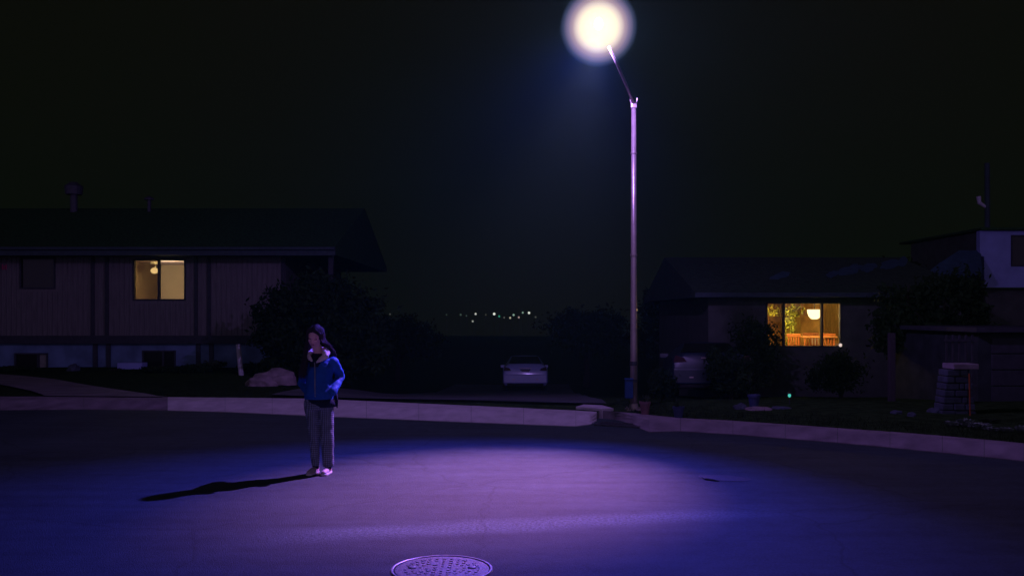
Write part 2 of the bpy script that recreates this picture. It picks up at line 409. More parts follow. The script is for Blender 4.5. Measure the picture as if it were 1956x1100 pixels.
sheet('driveway', [Vector((-4.6, 17.4, 0)), Vector((-4.3, 22, 0)), Vector((-3.4, 30, 0)), Vector((-2.6, 42, 0))],
      [Vector((1.62, 15.6, 0)), Vector((1.7, 20, 0)), Vector((2.2, 30, 0)), Vector((2.6, 42, 0))], M['drive_dark'], lift=.05)
# pale apron chip beside the lamp
bm = bmesh.new(); slab(bm, [G(1115, 772, .16), G(1150, 773.5, .16), G(1172, 779.5, .16), G(1150, 780.5, .16), G(1100, 776.5, .16)], 0)
tag(obj('paving_slab', bm, M['concrete']), 'pale broken paving slab at the lamp side end of the dark driveway', 'slab')
# a sunken tar patch on the road
bm = bmesh.new(); pc = G(1383, 913, 0); pts = []
for k in range(22):
    t = 2 * math.pi * k / 22; r = 1 + .18 * noise.noise(Vector((math.cos(t) * 2, math.sin(t) * 2, 3)))
    pts.append(Vector((pc.x + .26 * r * math.cos(t) , pc.y + .17 * r * math.sin(t) - .25 * .26 * math.cos(t) , .004)))
bm.faces.new([bm.verts.new(p) for p in pts]); tag(obj('tar_patch', bm, M['tar']), kind='structure')
bm = bmesh.new(); tube(bm, [P(1338, 909, 9.55) * 1, G(1348, 914.5, .01), G(1362, 916, .012), G(1374, 918.5, .006)], [.004, .012, .012, .004], 6)  # added sliver, drawn for the glint along the patch rim
tag(obj('rim_glint', bm, M['stone_dim']), 'short pale sliver standing in for a glint on the dark patch rim', 'rim_glint')
bpy.data.objects['rim_glint'].data.transform(Matrix.Identity(4))
for v in bpy.data.objects['rim_glint'].data.vertices: v.co.z = max(0.0, min(v.co.z, .03))

# storm drain
dr = thing('storm_drain', 'dark storm drain grate set in the gutter in front of the lamp post', 'drain', (0, 0, 0))
dc = G(1185, 812, 0)
bm = bmesh.new()
for k in range(12): box(bm, -.32 + k * .055, -.295 + k * .055, -.15, .15, .004, .022)
o = obj('grate', bm, M['iron'], dr); o.location = (dc.x, dc.y - .05, 0); o.rotation_euler = (0, 0, R(-28))
bm = bmesh.new(); box(bm, -.36, .36, -.19, -.155, .004, .026); box(bm, -.36, .36, .155, .19, .004, .026); box(bm, -.36, -.33, -.155, .155, .004, .026); box(bm, .33, .36, -.155, .155, .004, .026)
o = obj('drain_frame', bm, M['iron'], dr); o.location = (dc.x, dc.y - .05, 0); o.rotation_euler = (0, 0, R(-28))

# ------------------------------------------------------------------ manhole
mc = Vector((-.468, 6.07, 0)); mh = thing('manhole_cover', 'round cast iron manhole cover with raised blocks, in the road at the bottom edge', 'manhole', mc)
bm = bmesh.new(); rings_loft(bm, [(0, 0, -.03, .315, .315), (0, 0, .004, .315, .315), (0, 0, .006, .31, .31)], 56); obj('lid', bm, M['iron'], mh)
lid = [o for o in bpy.data.objects if o.name.startswith('lid')][0]
bm = bmesh.new()
for rr in range(1, 6):
    n = rr * 6; rad = rr * .047 + .008
    for k in range(n):
        t = 2 * math.pi * (k + .5 * (rr % 2)) / n; ln = .016 if (k + rr) % 3 else .026
        b0 = len(bm.verts); r_ = bmesh.ops.create_cube(bm, size=1)
        if random.random() < .12: bmesh.ops.delete(bm, geom=r_['verts'], context='VERTS'); continue
        bmesh.ops.transform(bm, matrix=Matrix.Translation((rad * math.cos(t), rad * math.sin(t), .0065)) @ Matrix.Rotation(t, 4, 'Z') @ Matrix.Diagonal((.018, ln, .006, 1)), verts=r_['verts'])
for k in range(2):
    ell(bm, ((-1) ** k * .2, 0.02, .010), .03, .02, .006, 12)
tag(obj('tread_pattern', bm, M['tread'], lid), kind='stuff')
bm = bmesh.new()
prof = [(.322, -.03), (.322, .008), (.326, .010), (.336, .010), (.342, .003), (.346, -.03)]; n = 72; rs = []
for r0, z in prof: rs.append([bm.verts.new((r0 * math.cos(2 * math.pi * k / n), r0 * math.sin(2 * math.pi * k / n), z)) for k in range(n)])
for a, b in zip(rs, rs[1:]):
    for k in range(n): bm.faces.new((a[k], a[(k + 1) % n], b[(k + 1) % n], b[k]))
obj('rim', bm, M['iron_edge'], mh, smooth=False)

# ------------------------------------------------------------------ street lamp
pb = Vector((2.005, 15.0, .12)); top = P(1211, 196, 15.0)
sl = thing('street_lamp', 'lit street lamp on a tall pale steel pole with slanted arm, at the kerb', 'street lamp', pb)
def off(v): return Vector(v) - pb
bm = bmesh.new(); H = top.z - pb.z
tube(bm, [(0, 0, .03), (0, 0, 1.0), (0, 0, H * .45), (0, 0, H * .46), (0, 0, H)], [.062, .058, .050, .049, .038], 20); obj('pole', bm, M['galv'], sl, smooth=True)
bm = bmesh.new(); box(bm, -.13, .13, -.13, .13, .0, .025, .005); tube(bm, [(0, 0, .02), (0, 0, .11)], [.085, .066], 20)
for sx in (-1, 1):
    for sy in (-1, 1): tube(bm, [(sx * .1, sy * .1, .02), (sx * .1, sy * .1, .05)], .012, 8)
obj('base_plate', bm, M['galv'], sl)
for z, h, r in ((P(0, 694, 15).z, .07, .064), (P(0, 727, 15).z, .05, .063), (P(0, 487, 15).z, .03, .056), (P(0, 293, 15).z, .02, .05)):
    bm = bmesh.new(); tube(bm, [(0, 0, z - pb.z - h / 2), (0, 0, z - pb.z + h / 2)], r + .003, 20); obj('strap', bm, M['dark_metal'] if h > .04 else M['galv'], sl, smooth=False)
bm = bmesh.new(); box(bm, -.045, .045, -.05, .05, H - .10, H - .02, .01)
tube(bm, [(-.03, 0, H - .06), (-.05, -.01, H + .02), (-.055, -.01, H + .05)], .013, 8); tube(bm, [(.03, 0, H - .06), (.05, -.01, H + .02), (.055, -.01, H + .06)], .013, 8)
obj('bracket', bm, M['galv'], sl)
bm = bmesh.new(); a0 = Vector((0, 0, H - .03)); a1 = off(P(1163, 91, 13.55))
tube(bm, [a0, a0.lerp(a1, .33) + Vector((0, 0, .03)), a0.lerp(a1, .7) + Vector((0, 0, .03)), a1], [.026, .024, .022, .020], 12); obj('arm', bm, M['galv'], sl, smooth=True)
bm = bmesh.new(); hc = off(LAMP + Vector((0, 0, 0)))
rings_loft(bm, [(hc.x, hc.y, hc.z + .535, .20, .20), (hc.x, hc.y, hc.z + .56, .24, .24), (hc.x, hc.y, hc.z + .61, .20, .20), (hc.x, hc.y, hc.z + .70, .07, .07), (hc.x, hc.y, hc.z + .74, .03, .03)], 24)
obj('lamp_cap', bm, M['galv'], sl, smooth=True)
def bloom_mat():
    m = bpy.data.materials.new('lamp_bloom_glow'); m.use_nodes = True; t = m.node_tree; t.nodes.clear(); L = t.links.new
    o = t.nodes.new('ShaderNodeOutputMaterial'); lw = t.nodes.new('ShaderNodeLayerWeight'); lw.inputs['Blend'].default_value = .5
    f = math_n(t, 'SUBTRACT', 1.0, lw.outputs['Facing'])       # 1 in the middle of the bloom shell, 0 at its limb
    r = t.nodes.new('ShaderNodeValToRGB'); cr = r.color_ramp
    cr.elements[0].position = 0; cr.elements[0].color = (.0, .0, .0, 1)
    cr.elements[1].position = 1; cr.elements[1].color = (.80, .76, .45, 1)
    for p, c in ((.12, (.001, .0016, .004)), (.28, (.006, .009, .021)), (.45, (.024, .027, .058)), (.62, (.10, .078, .14)), (.74, (.22, .155, .19)), (.84, (.46, .38, .33))):
        e = cr.elements.new(p); e.color = c + (1,)
    L(f, r.inputs['Fac'])
    e = t.nodes.new('ShaderNodeEmission'); L(r.outputs['Color'], e.inputs[0]); e.inputs[1].default_value = 1.0
    tr = t.nodes.new('ShaderNodeBsdfTransparent'); ad = t.nodes.new('ShaderNodeAddShader'); L(e.outputs[0], ad.inputs[0]); L(tr.outputs[0], ad.inputs[1]); L(ad.outputs[0], o.inputs[0])
    return m
bm = bmesh.new(); ell(bm, hc, .57, .57, .57, 64)  # oversized shell added round the lamp, its emission shaped like lens bloom
gl = obj('lamp_bloom', bm, bloom_mat(), sl, smooth=True)
bm = bmesh.new(); ell(bm, hc + Vector((0, 0, .05)), .06, .06, .09, 16); bulb = obj('bulb', bm, emis('bulb_glow', (1, .9, .75), 6), gl, smooth=True)
ld = bpy.data.lights.new('street_beam', 'SPOT'); ld.energy = BEAM['power']; ld.color = BEAM['col']; ld.spot_size = R(BEAM['size']); ld.spot_blend = BEAM['blend']; ld.shadow_soft_size = .07
lo = bpy.data.objects.new('street_beam', ld); link(lo); lo.location = LAMP - Vector((0, 0, .12)); lo.rotation_euler = (BEAM['aim'] - LAMP).to_track_quat('-Z', 'Y').to_euler()
ld = bpy.data.lights.new('street_skirt', 'SPOT'); ld.energy = SKIRT['power']; ld.color = SKIRT['col']; ld.spot_size = R(SKIRT['size']); ld.spot_blend = SKIRT['blend']; ld.shadow_soft_size = .07
lo = bpy.data.objects.new('street_skirt', ld); link(lo); lo.location = LAMP - Vector((0, 0, .12)); lo.rotation_euler = (SKIRT['aim'] - LAMP).to_track_quat('-Z', 'Y').to_euler()
ld = bpy.data.lights.new('street_spill', 'POINT'); ld.energy = SPILL['power']; ld.color = SPILL['col']; ld.shadow_soft_size = .07
# the luminaire throws less straight down than to the sides
ld.use_nodes = True; lt = ld.node_tree; le = lt.nodes['Emission']; ltc = lt.nodes.new('ShaderNodeTexCoord'); lsx = lt.nodes.new('ShaderNodeSeparateXYZ'); lt.links.new(ltc.outputs['Normal'], lsx.inputs[0])
lmr = lt.nodes.new('ShaderNodeMapRange'); lmr.inputs['From Min'].default_value = .45; lmr.inputs['From Max'].default_value = .97; lmr.inputs['To Min'].default_value = 1; lmr.inputs['To Max'].default_value = .30
lt.links.new(math_n(lt, 'ABSOLUTE', lsx.outputs[2]), lmr.inputs['Value']); lt.links.new(lmr.outputs[0], le.inputs['Strength'])
lo = bpy.data.objects.new('street_spill', ld); link(lo); lo.location = LAMP - Vector((0, 0, .12)); lo.rotation_euler = (0, 0, 0)

# things by the pole
bx = thing('newspaper_box', 'small blue plastic box mounted on the left of the lamp pole', 'box', P(1203, 760, 14.9))
bm = nb(-.085, .045, -.10, .02, .0, .30, .015); obj('box_body', bm, M['blue_plastic'], bx)
bm = nb(-.092, .052, -.11, .03, .30, .325, .008); obj('lid', bm, M['blue_plastic'], bx)
def pot(name, label, c, r, h, m, plant=None, rim=True):
    t = thing(name, label, 'planter', c)
    bm = bmesh.new(); rings_loft(bm, [(0, 0, 0, r * .68, r * .68), (0, 0, h * .8, r * .95, r * .95), (0, 0, h * .82, r * 1.06, r * 1.06), (0, 0, h, r * 1.08, r * 1.08), (0, 0, h, r * .9, r * .9), (0, 0, h * .9, r * .88, r * .88)], 24)
    obj('pot', bm, m, t)
    if plant:
        bm = bmesh.new()
        for k in range(plant):
            a = random.uniform(0, 6.28); l = random.uniform(.06, .16); q = Vector((math.cos(a) * r * .5, math.sin(a) * r * .5, h * .9))
            e = q + Vector((math.cos(a) * l * .5, math.sin(a) * l * .5, l)); s = Vector((-math.sin(a), math.cos(a), 0)) * .012
            bm.faces.new([bm.verts.new(v) for v in (q, q.lerp(e, .5) + s, e, q.lerp(e, .5) - s)])
        obj('plant', bm, M['leaf_roof'], t, fix=False)
    return t
random.seed(9)
p_ = G(1232, 791, .13); pot('flower_pot', 'terracotta flower pot with a small plant, just right of the lamp pole', p_, .085, .20, M['terracotta'], 26)
p_ = G(1296, 797, .13); p_.z = gh(p_.x, p_.y); pot('flower_pot', 'dark blue glazed flower pot at the edge of the kerb, right of the terracotta pot', p_, .085, .19, M['glaze'], 14)

# ------------------------------------------------------------------ foliage builders
def leaves(bm, blobs, n, size, seed=0, hollow=.35):
    rnd = random.Random(seed); tot = sum(b[1][0] * b[1][2] for b in blobs)
    for c, r in blobs:
        k = int(n * r[0] * r[2] / tot); c = Vector(c)
        # sub-clumps inside the blob give an uneven outline
        subs = []
        for _ in range(14):
            v = Vector((rnd.gauss(0, 1), rnd.gauss(0, 1), rnd.gauss(0, 1))).normalized() * rnd.uniform(.4, .95)
            subs.append((Vector((v.x * r[0], v.y * r[1], v.z * r[2])) + c, rnd.uniform(.22, .42)))
        for _ in range(k):
            sc_, sr = rnd.choice(subs)
            v = Vector((rnd.gauss(0, .5), rnd.gauss(0, .5), rnd.gauss(0, .5))) * sr
            p = sc_ + Vector((v.x * r[0], v.y * r[1], v.z * r[2])) * 1.1
            if rnd.random() < .25: p = c + Vector((rnd.uniform(-1, 1) * r[0], rnd.uniform(-1, 1) * r[1], rnd.uniform(-1, 1) * r[2])) * .7
            s = size * rnd.uniform(.5, 1.3)
            a = Vector((rnd.gauss(0, 1), rnd.gauss(0, 1), rnd.gauss(0, 1))).normalized(); b = a.orthogonal().normalized()
            b = (Matrix.Rotation(rnd.uniform(0, 6.28), 3, a) @ b) * .45
            bm.faces.new([bm.verts.new(q) for q in (p - a * s, p + b * s, p + a * s, p - b * s)])
    return bm
def tree(name, label, cat, base, blobs, n, size, trunk=(.12, 1.0), leaf='leaf', seed=0, group=None):
    t = thing(name, label, cat, base, group)
    bm = leaves(bmesh.new(), blobs, n, size, seed); obj('crown' if cat == 'tree' else 'foliage', bm, M[leaf], t, fix=False)
    bm = bmesh.new(); rnd = random.Random(seed + 5)
    tube(bm, [(0, 0, -.15), (.03, 0, trunk[1] * .5), (0, .02, trunk[1])], [trunk[0] * 1.4, trunk[0], trunk[0] * .75], 10)
    for c, r in blobs:
        c = Vector(c); st = Vector((0, 0, trunk[1] * rnd.uniform(.45, .95)))
        tube(bm, [st, st.lerp(c, .5) + Vector((0, 0, .08)), c, c + Vector((rnd.uniform(-.3, .3) * r[0], 0, r[2] * .7))], [trunk[0] * .6, trunk[0] * .4, trunk[0] * .25, .01], 7)
    obj('trunk' if cat == 'tree' else 'stem', bm, M['bark'], t, smooth=True)
    return t

# ------------------------------------------------------------------ left house
def wall_holes(bm, x0, x1, z0, z1, y0, y1, holes):
    xs = sorted({x0, x1} | {h[0] for h in holes} | {h[1] for h in holes}); zs = sorted({z0, z1} | {h[2] for h in holes} | {h[3] for h in holes})
    for a, b in zip(xs, xs[1:]):
        for c, d in zip(zs, zs[1:]):
            if any(h[0] <= (a + b) / 2 <= h[1] and h[2] <= (c + d) / 2 <= h[3] for h in holes): continue
            box(bm, a, b, y0, y1, c, d)
    bmesh.ops.remove_doubles(bm, verts=bm.verts[:], dist=1e-5)
    # drop the doubled inner faces
    seen = {}
    for f in bm.faces: seen.setdefault(tuple(sorted(v.index for v in f.verts)), []).append(f)
    return bm
def frame(bm, x0, x1, z0, z1, y0, y1, t, mull=()):
    box(bm, x0, x0 + t, y0, y1, z0, z1); box(bm, x1 - t, x1, y0, y1, z0, z1)
    box(bm, x0 + t, x1 - t, y0, y1, z0, z0 + t); box(bm, x0 + t, x1 - t, y0, y1, z1 - t, z1)
    for m in mull: box(bm, m - t * .6, m + t * .6, y0 + .002, y1 - .002, z0 + t, z1 - t)
    return bm
YW = 27.0
def XL(px, Y=YW): return (px - 978) / F * Y
def ZL(py, Y=YW): return CAMZ - (py - 600) / F * Y
lh = thing('house', 'long low house with vertical board siding and one lit two-pane window', 'house', (-12, 27, 0))
def L0(bm): bmesh.ops.translate(bm, vec=(12, -27, 0), verts=bm.verts[:]); return bm
win = (XL(254), XL(355), ZL(574), ZL(495)); dwin = (XL(38), XL(106), ZL(552), ZL(490))
zt, zb = ZL(488), ZL(641)
bm = wall_holes(bmesh.new(), XL(-170), XL(543), zb, zt, YW, YW + .16, [win, dwin]); obj('wall', L0(bm), M['plank'], lh)
bm = bmesh.new()      # battens
x = XL(-165)
while x < XL(540):
    z1_ = zt; ok = True
    for h in (win, dwin):
        if h[0] - .08 < x < h[1] + .08:
            box(bm, x - .014, x + .014, YW - .018, YW, zb + .01, h[2] - .08); ok = False
    if ok: box(bm, x - .014, x + .014, YW - .018, YW, zb + .01, zt - .005)
    x += .152
obj('batten', L0(bm), M['plank'], lh)
for px in (178, 205, 375, 400, 541):
    bm = nb(XL(px) - .05, XL(px) + .05, YW - .05, YW - .02, zb - .02, zt - .003); obj('trim_board', L0(bm), M['trim_dark'], lh)
bm = nb(XL(-170), XL(545), YW - .06, YW + .095, zb - .24, zb - .005); obj('jetty_shade_band', L0(bm), M['trim_dark'], lh)  # dark strip stands for the shadow under the overhanging wall
# side and back walls
bm = bmesh.new(); box(bm, XL(543) - .16, XL(543), YW + .161, YW + 9, zb, zt); box(bm, XL(-170), XL(-170) + .16, YW + .161, YW + 9, zb, zt); box(bm, XL(-170) + .161, XL(543) - .161, YW + 8.85, YW + 9, zb, zt)
obj('wall', L0(bm), M['stucco'], lh)
YFn = YW + .10
bw = (XL(28, YFn), XL(92, YFn), ZL(706, YFn), ZL(674, YFn)); bd = (XL(272, YFn), XL(336, YFn), ZL(716, YFn), ZL(669, YFn))
bm = wall_holes(bmesh.new(), XL(-170), XL(520), -.3, zb - .24, YFn, YFn + .15, [bw, bd]); obj('foundation', L0(bm), M['found'], lh)
for px in (180, 205, 377, 402):
    bm = nb(XL(px) - .06, XL(px) + .06, YFn - .05, YFn - .003, -.2, zb - .245); obj('trim_board', L0(bm), M['trim_dark'], lh)
def window_part(house, shift, w_, y, fr, glassm, mull=(), panes=None, t=.045, name='window'):
    bm = frame(bmesh.new(), w_[0], w_[1], w_[2], w_[3], y - .03, y + .09, t, mull); bmesh.ops.translate(bm, vec=shift, verts=bm.verts[:])
    f = obj(name, bm, fr, house)
    for (a, b, gm) in panes or [(w_[0] + t, w_[1] - t, glassm)]:
        bm = nb(a, b, y + .03, y + .036, w_[2] + t, w_[3] - t); bmesh.ops.translate(bm, vec=shift, verts=bm.verts[:]); obj('pane', bm, gm, f)
    return f
SH = (12, -27, 0)
mx_ = XL(303.5)
window_part(lh, SH, win, YW, M['trim_dark'], None, (mx_,), [(win[0] + .045, mx_ - .027, M['pane_screen']), (mx_ + .027, win[1] - .045, M['pane'])])
window_part(lh, SH, dwin, YW, M['trim_dark'], M['dark_win'])
window_part(lh, SH, bw, YFn, M['trim_dark'], None, (XL(73, YFn),), [(bw[0] + .045, XL(73, YFn) - .03, M['dark_win']), (XL(73, YFn) + .03, bw[1] - .045, M['curtain_dim'])])
window_part(lh, SH, bd, YFn, M['trim_dark'], M['dark_win'], (XL(312, YFn),), name='basement_window')
# house number, only its last strokes are in the picture
bm = bmesh.new(); yy = YW - .045; zc = ZL(510)
def stroke(x0, z0, x1, z1): tube(bm, [(x0, yy, z0), (x1, yy, z1)], .014, 6)
for k, cxp in enumerate((-2, 4.5, 11.5)):
    cx = XL(cxp)
    stroke(cx + .03, zc - .08, cx + .03, zc + .08)
    if k != 1: stroke(cx - .03, zc - .08, cx - .03, zc + .02); stroke(cx - .03, zc + .02, cx + .03, zc + .02)
obj('house_number', L0(bm), M['red'], lh)
# roof
def roof_prism(bm, x0, x1, prof):
    a = [bm.verts.new((x0, y, z)) for y, z in prof]; b = [bm.verts.new((x1, y, z)) for y, z in prof]; bm.faces.new(a); bm.faces.new(b); n = len(prof)
    for k in range(n): bm.faces.new((a[k], a[(k + 1) % n], b[(k + 1) % n], b[k]))
    return bm
YE = 26.1; ze = ZL(488, YE); zf = ZL(473, YE)
bm = roof_prism(bmesh.new(), XL(-175), XL(650), [(YE, ze + .03), (YE, zf), (31.5, zf + 1.75), (37, zf), (37, ze + .03)]); rf = obj('roof', L0(bm), M['shingle'], lh)
bm = nb(XL(-175), XL(652), YE - .03, YE - .004, ze, zf + .01); obj('fascia', L0(bm), M['fascia'], rf)
bm = nb(XL(-175), XL(652), YE - .14, YE - .034, zf - .07, zf + .015, .02); obj('gutter', L0(bm), M['fascia'], rf)
bm = nb(XL(640) - .07, XL(640) + .07, YE + .25, YE + .39, 0, ze + .025); obj('porch_post', L0(bm), M['trim_dark'], lh)
c1 = P(141, 372, 31.0)
bm = bmesh.new(); tube(bm, [(c1.x, c1.y, zf + 1.4), (c1.x, c1.y, c1.z)], .12, 14); tube(bm, [(c1.x, c1.y, c1.z), (c1.x, c1.y, c1.z + .28), (c1.x, c1.y, c1.z + .42)], [.27, .30, .12], 16); obj('chimney', L0(bm), M['flue'], rf)
c1 = P(285, 382, 31.0)
bm = bmesh.new(); tube(bm, [(c1.x, c1.y, zf + 1.4), (c1.x, c1.y, c1.z)], .06, 12); rings_loft(bm, [(c1.x, c1.y, c1.z, .17, .17), (c1.x, c1.y, c1.z + .05, .16, .16), (c1.x, c1.y, c1.z + .13, .03, .03)], 14); obj('roof_vent', L0(bm), M['flue'], rf)
# lit room
def room(house, shift, x0, x1, y0, y1, z0, z1, wallm, ceilm):
    bm = bmesh.new(); v = lambda *a: bm.verts.new(Vector(a) + Vector(shift))
    bm.faces.new([v(x0, y1, z0), v(x1, y1, z0), v(x1, y1, z1), v(x0, y1, z1)])
    bm.faces.new([v(x0, y0, z0), v(x0, y1, z0), v(x0, y1, z1), v(x0, y0, z1)]); bm.faces.new([v(x1, y0, z0), v(x1, y1, z0), v(x1, y1, z1), v(x1, y0, z1)])
    bm.faces.new([v(x0, y0, z0), v(x1, y0, z0), v(x1, y1, z0), v(x0, y1, z0)])
    obj('room_wall', bm, wallm, house, fix=False)
    bm = bmesh.new(); bm.faces.new([v(x0, y0, z1), v(x1, y0, z1), v(x1, y1, z1), v(x0, y1, z1)]); obj('room_ceiling', bm, ceilm, house, fix=False)
room(lh, SH, XL(215), XL(420), YW + .17, 30.5, 1.09, 3.345, M['interior'], M['ceiling'])
g1 = P(295, 517, 28.5)
pl = thing('pendant_lamp', 'small round glowing ceiling lamp behind the left house window', 'lamp', g1)
bm = bmesh.new(); ell(bm, (0, 0, 0), .115, .115, .095, 20); obj('globe', bm, emis('warm_globe', (1.0, .80, .45), 3.2), pl, smooth=True)
bm = bmesh.new(); tube(bm, [(.03, 0, .09), (.03, 0, 3.34 - g1.z)], .012, 8); rings_loft(bm, [(-.02, 0, 3.34 - g1.z - .07, .11, .11), (-.02, 0, 3.34 - g1.z, .12, .12)], 18); obj('ceiling_mount', bm, mat('lamp_mount', (.8, .8, .7), .3, emit=(.7, .75, .6), estr=.25), pl)
ld = bpy.data.lights.new('room_light', 'POINT'); ld.energy = 52; ld.color = (1, .80, .42); ld.shadow_soft_size = .12
lo = bpy.data.objects.new('room_light', ld); link(lo); lo.location = g1 + Vector((.55, -.45, -.10))

# things in front of the left house
bm = bmesh.new(); tube(bm, [P(455, 658, 24.0), P(459, 700, 23.9), P(463, 733, 23.85)], [.062, .066, .070], 12)
o = obj('garden_post', bm, M['pipe_white']); tag(o, 'pale slightly leaning post standing in front of the left house', 'post')
def rock(name, label, c, r, seed, m='stone', cat='rock', group=None):
    bm = bmesh.new(); bmesh.ops.create_icosphere(bm, subdivisions=3, radius=1)
    for v in bm.verts:
        n = noise.noise(v.co * 1.3 + Vector((seed, 0, 0))); v.co *= 1 + .35 * n
        n2 = noise.noise(v.co * 3.5 + Vector((0, seed, 0))); v.co *= 1 + .12 * n2
        v.co = Vector((v.co.x * r[0], v.co.y * r[1], max(v.co.z, -.35) * r[2]))
    o = obj(name, bm, M[m]); o.location = c; return tag(o, label, cat, group)
y_ = 20.5; b_ = P(528, 742, y_); rock('boulder', 'large pale angular boulder at the edge of the lawn, left of the person', (b_.x, y_, gh(b_.x, y_) + .10), (.50, .35, .26), 3.3)
b_ = P(500, 742, 20.2); rock('boulder', 'low flat boulder leaning against the larger boulder', (b_.x, 20.2, gh(b_.x, 20.2) + .05), (.34, .25, .17), 7.1)
b_ = P(253, 709, 26.4); bm = nb(-.36, .36, -.2, .2, 0, .22, .02); o = obj('concrete_step', bm, M['white_siding']); o.location = (b_.x, 26.4, .08); tag(o, 'low pale concrete step against the blue foundation', 'step')
b_ = P(140, 715, 25.6); rock('rock', 'small bluish rock beside the path by the left house', (b_.x, 25.6, gh(b_.x, 25.6) + .03), (.16, .14, .16), 5.2, 'stone_dim')
random.seed(2)
def shrub(label, px, top_py, bot_py, Y, wpx, seed, n=2600, leaf='leaf', size=.05, dep=.8, name='shrub', group='shrubs along the left house'):
    z0 = gh(XL(px, Y), Y); W = wpx / F * Y / 2; H_ = ZL(top_py, Y) - z0
    rnd = random.Random(seed)
    blobs = [((0, 0, H_ * .45), (W * .8, dep * .8, H_ * .45))] + [((rnd.uniform(-.55, .55) * W, rnd.uniform(-.3, .3) * dep, H_ * rnd.uniform(.35, .78)), (W * .42, dep * .5, H_ * .26)) for _ in range(5)]
    return tree(name, label, 'shrub', (XL(px, Y), Y, z0), blobs, n, size, (.04, H_ * .5), leaf, seed, group)
shrub('low dark shrub under the basement window at the far left', 25, 700, 730, 25.5, 90, 1, 1500)
shrub('low dark shrub left of the pale concrete step', 215, 712, 735, 25.6, 80, 2, 1300)
shrub('dark shrub right of the basement window, left of the pale post', 372, 694, 735, 24.8, 90, 3, 1800)
shrub('rounded dark shrub directly behind the pale post', 486, 690, 735, 24.9, 80, 4, 1800)
shrub('dark shrub in front of the larger basement window', 300, 700, 735, 25.0, 60, 5, 1400)
shrub('pale leaved shrub in front of the blue foundation', 410, 688, 725, 25.9, 55, 6, 900, 'leaf_roof')

t = tree('conifer', 'big dark spreading evergreen at the right end of the left house', 'tree', (XL(605, 23.5), 23.5, gh(XL(605, 23.5), 23.5)),
     [((0, 0, 1.0), (1.55, 1.0, 1.0)), ((-.5, 0, 1.8), (1.0, .8, .8)), ((.5, 0, 1.9), (1.1, .8, .8)), ((-1.15, -.2, 1.35), (.45, .5, .45)), ((.9, 0, 1.0), (.9, .8, .9)), ((0, .2, 2.45), (.75, .6, .5)), ((-1.0, 0, .65), (.55, .5, .5))], 15000, .085, (.14, 1.8), seed=21)
for (px, Y, hh, wv_, sd, lab) in ((760, 44, 4.6, 2.4, 31, 'dark leafy tree beyond the driveway, behind the person'),
                            (880, 52, 3.6, 1.6, 32, 'low dark tree left of the parked white car'),
                            (1120, 40, 3.4, 3.0, 33, 'low dark spreading tree between the white car and the lamp pole'),
                            (1290, 33, 4.2, 1.9, 34, 'dark round tree left of the right-hand house')):
    x = XL(px, Y); z0 = gh(x, Y); rnd = random.Random(sd)
    if px == 880: continue
    bl = [((rnd.uniform(-.5, .5) * wv_, rnd.uniform(-.5, .5), hh * rnd.uniform(.4, .85)), (wv_ * .5, wv_ * .5, hh * .2)) for _ in range(7)]
    if px == 760: hh = 3.2; bl = [(c, r) for c, r in bl if c[2] < 3.4]
    tree('leafy_tree', lab, 'tree', (x, Y, z0), bl, 5000, .11, (.13, hh * .5), seed=sd, group='trees beyond the street')

# ------------------------------------------------------------------ right house
YR = 24.0
rh = thing('house', 'low dark stucco house with a glowing amber three-part window', 'house', (8, 24, -.5))
RS = (-8, -24, .5)
def R0(bm): bmesh.ops.translate(bm, vec=RS, verts=bm.verts[:]); return bm
rw = (XL(1463, YR), XL(1607, YR), ZL(663, YR), ZL(577, YR)); rx0, rx1 = XL(1353, YR), XL(1712, YR); rzt = ZL(567, YR)
bm = wall_holes(bmesh.new(), rx0, rx1, -1.3, rzt, YR, YR + .15, [rw]); obj('wall', R0(bm), M['stucco'], rh)
bm = bmesh.new(); box(bm, rx0, rx0 + .15, YR + .151, YR + 8, -1.6, rzt); box(bm, rx1 + 1.6, rx1 + 1.75, YR + .151, YR + 8, -1.6, rzt); box(bm, rx0 + .151, rx1 + 1.6, YR + 7.85, YR + 8, -1.6, rzt); box(bm, rx1 + .001, rx1 + 1.75, YR, YR + .15, -1.3, rzt)
obj('wall', R0(bm), M['stucco'], rh)
window_part(rh, RS, rw, YR, M['trim_dark'], None, (XL(1497, YR), XL(1570, YR)), [(rw[0] + .04, XL(1497, YR) - .025, M['pane_screen']), (XL(1497, YR) + .025, XL(1570, YR) - .025, M['pane']), (XL(1570, YR) + .025, rw[1] - .04, M['pane'])], t=.04)
bm = roof_prism(bmesh.new(), rx0 - .45, rx1 + 1.9, [(YR - .55, rzt - .02), (YR - .55, rzt + .10), (YR + 4.2, rzt + 1.3), (YR + 8.5, rzt + .10), (YR + 8.5, rzt - .02)]); rr_ = obj('roof', R0(bm), M['worn_roof'], rh)
bm = nb(rx0 - .46, rx1 - .2, YR - .58, YR - .553, rzt - .02, rzt + .10); obj('fascia', R0(bm), M['fascia'], rr_)
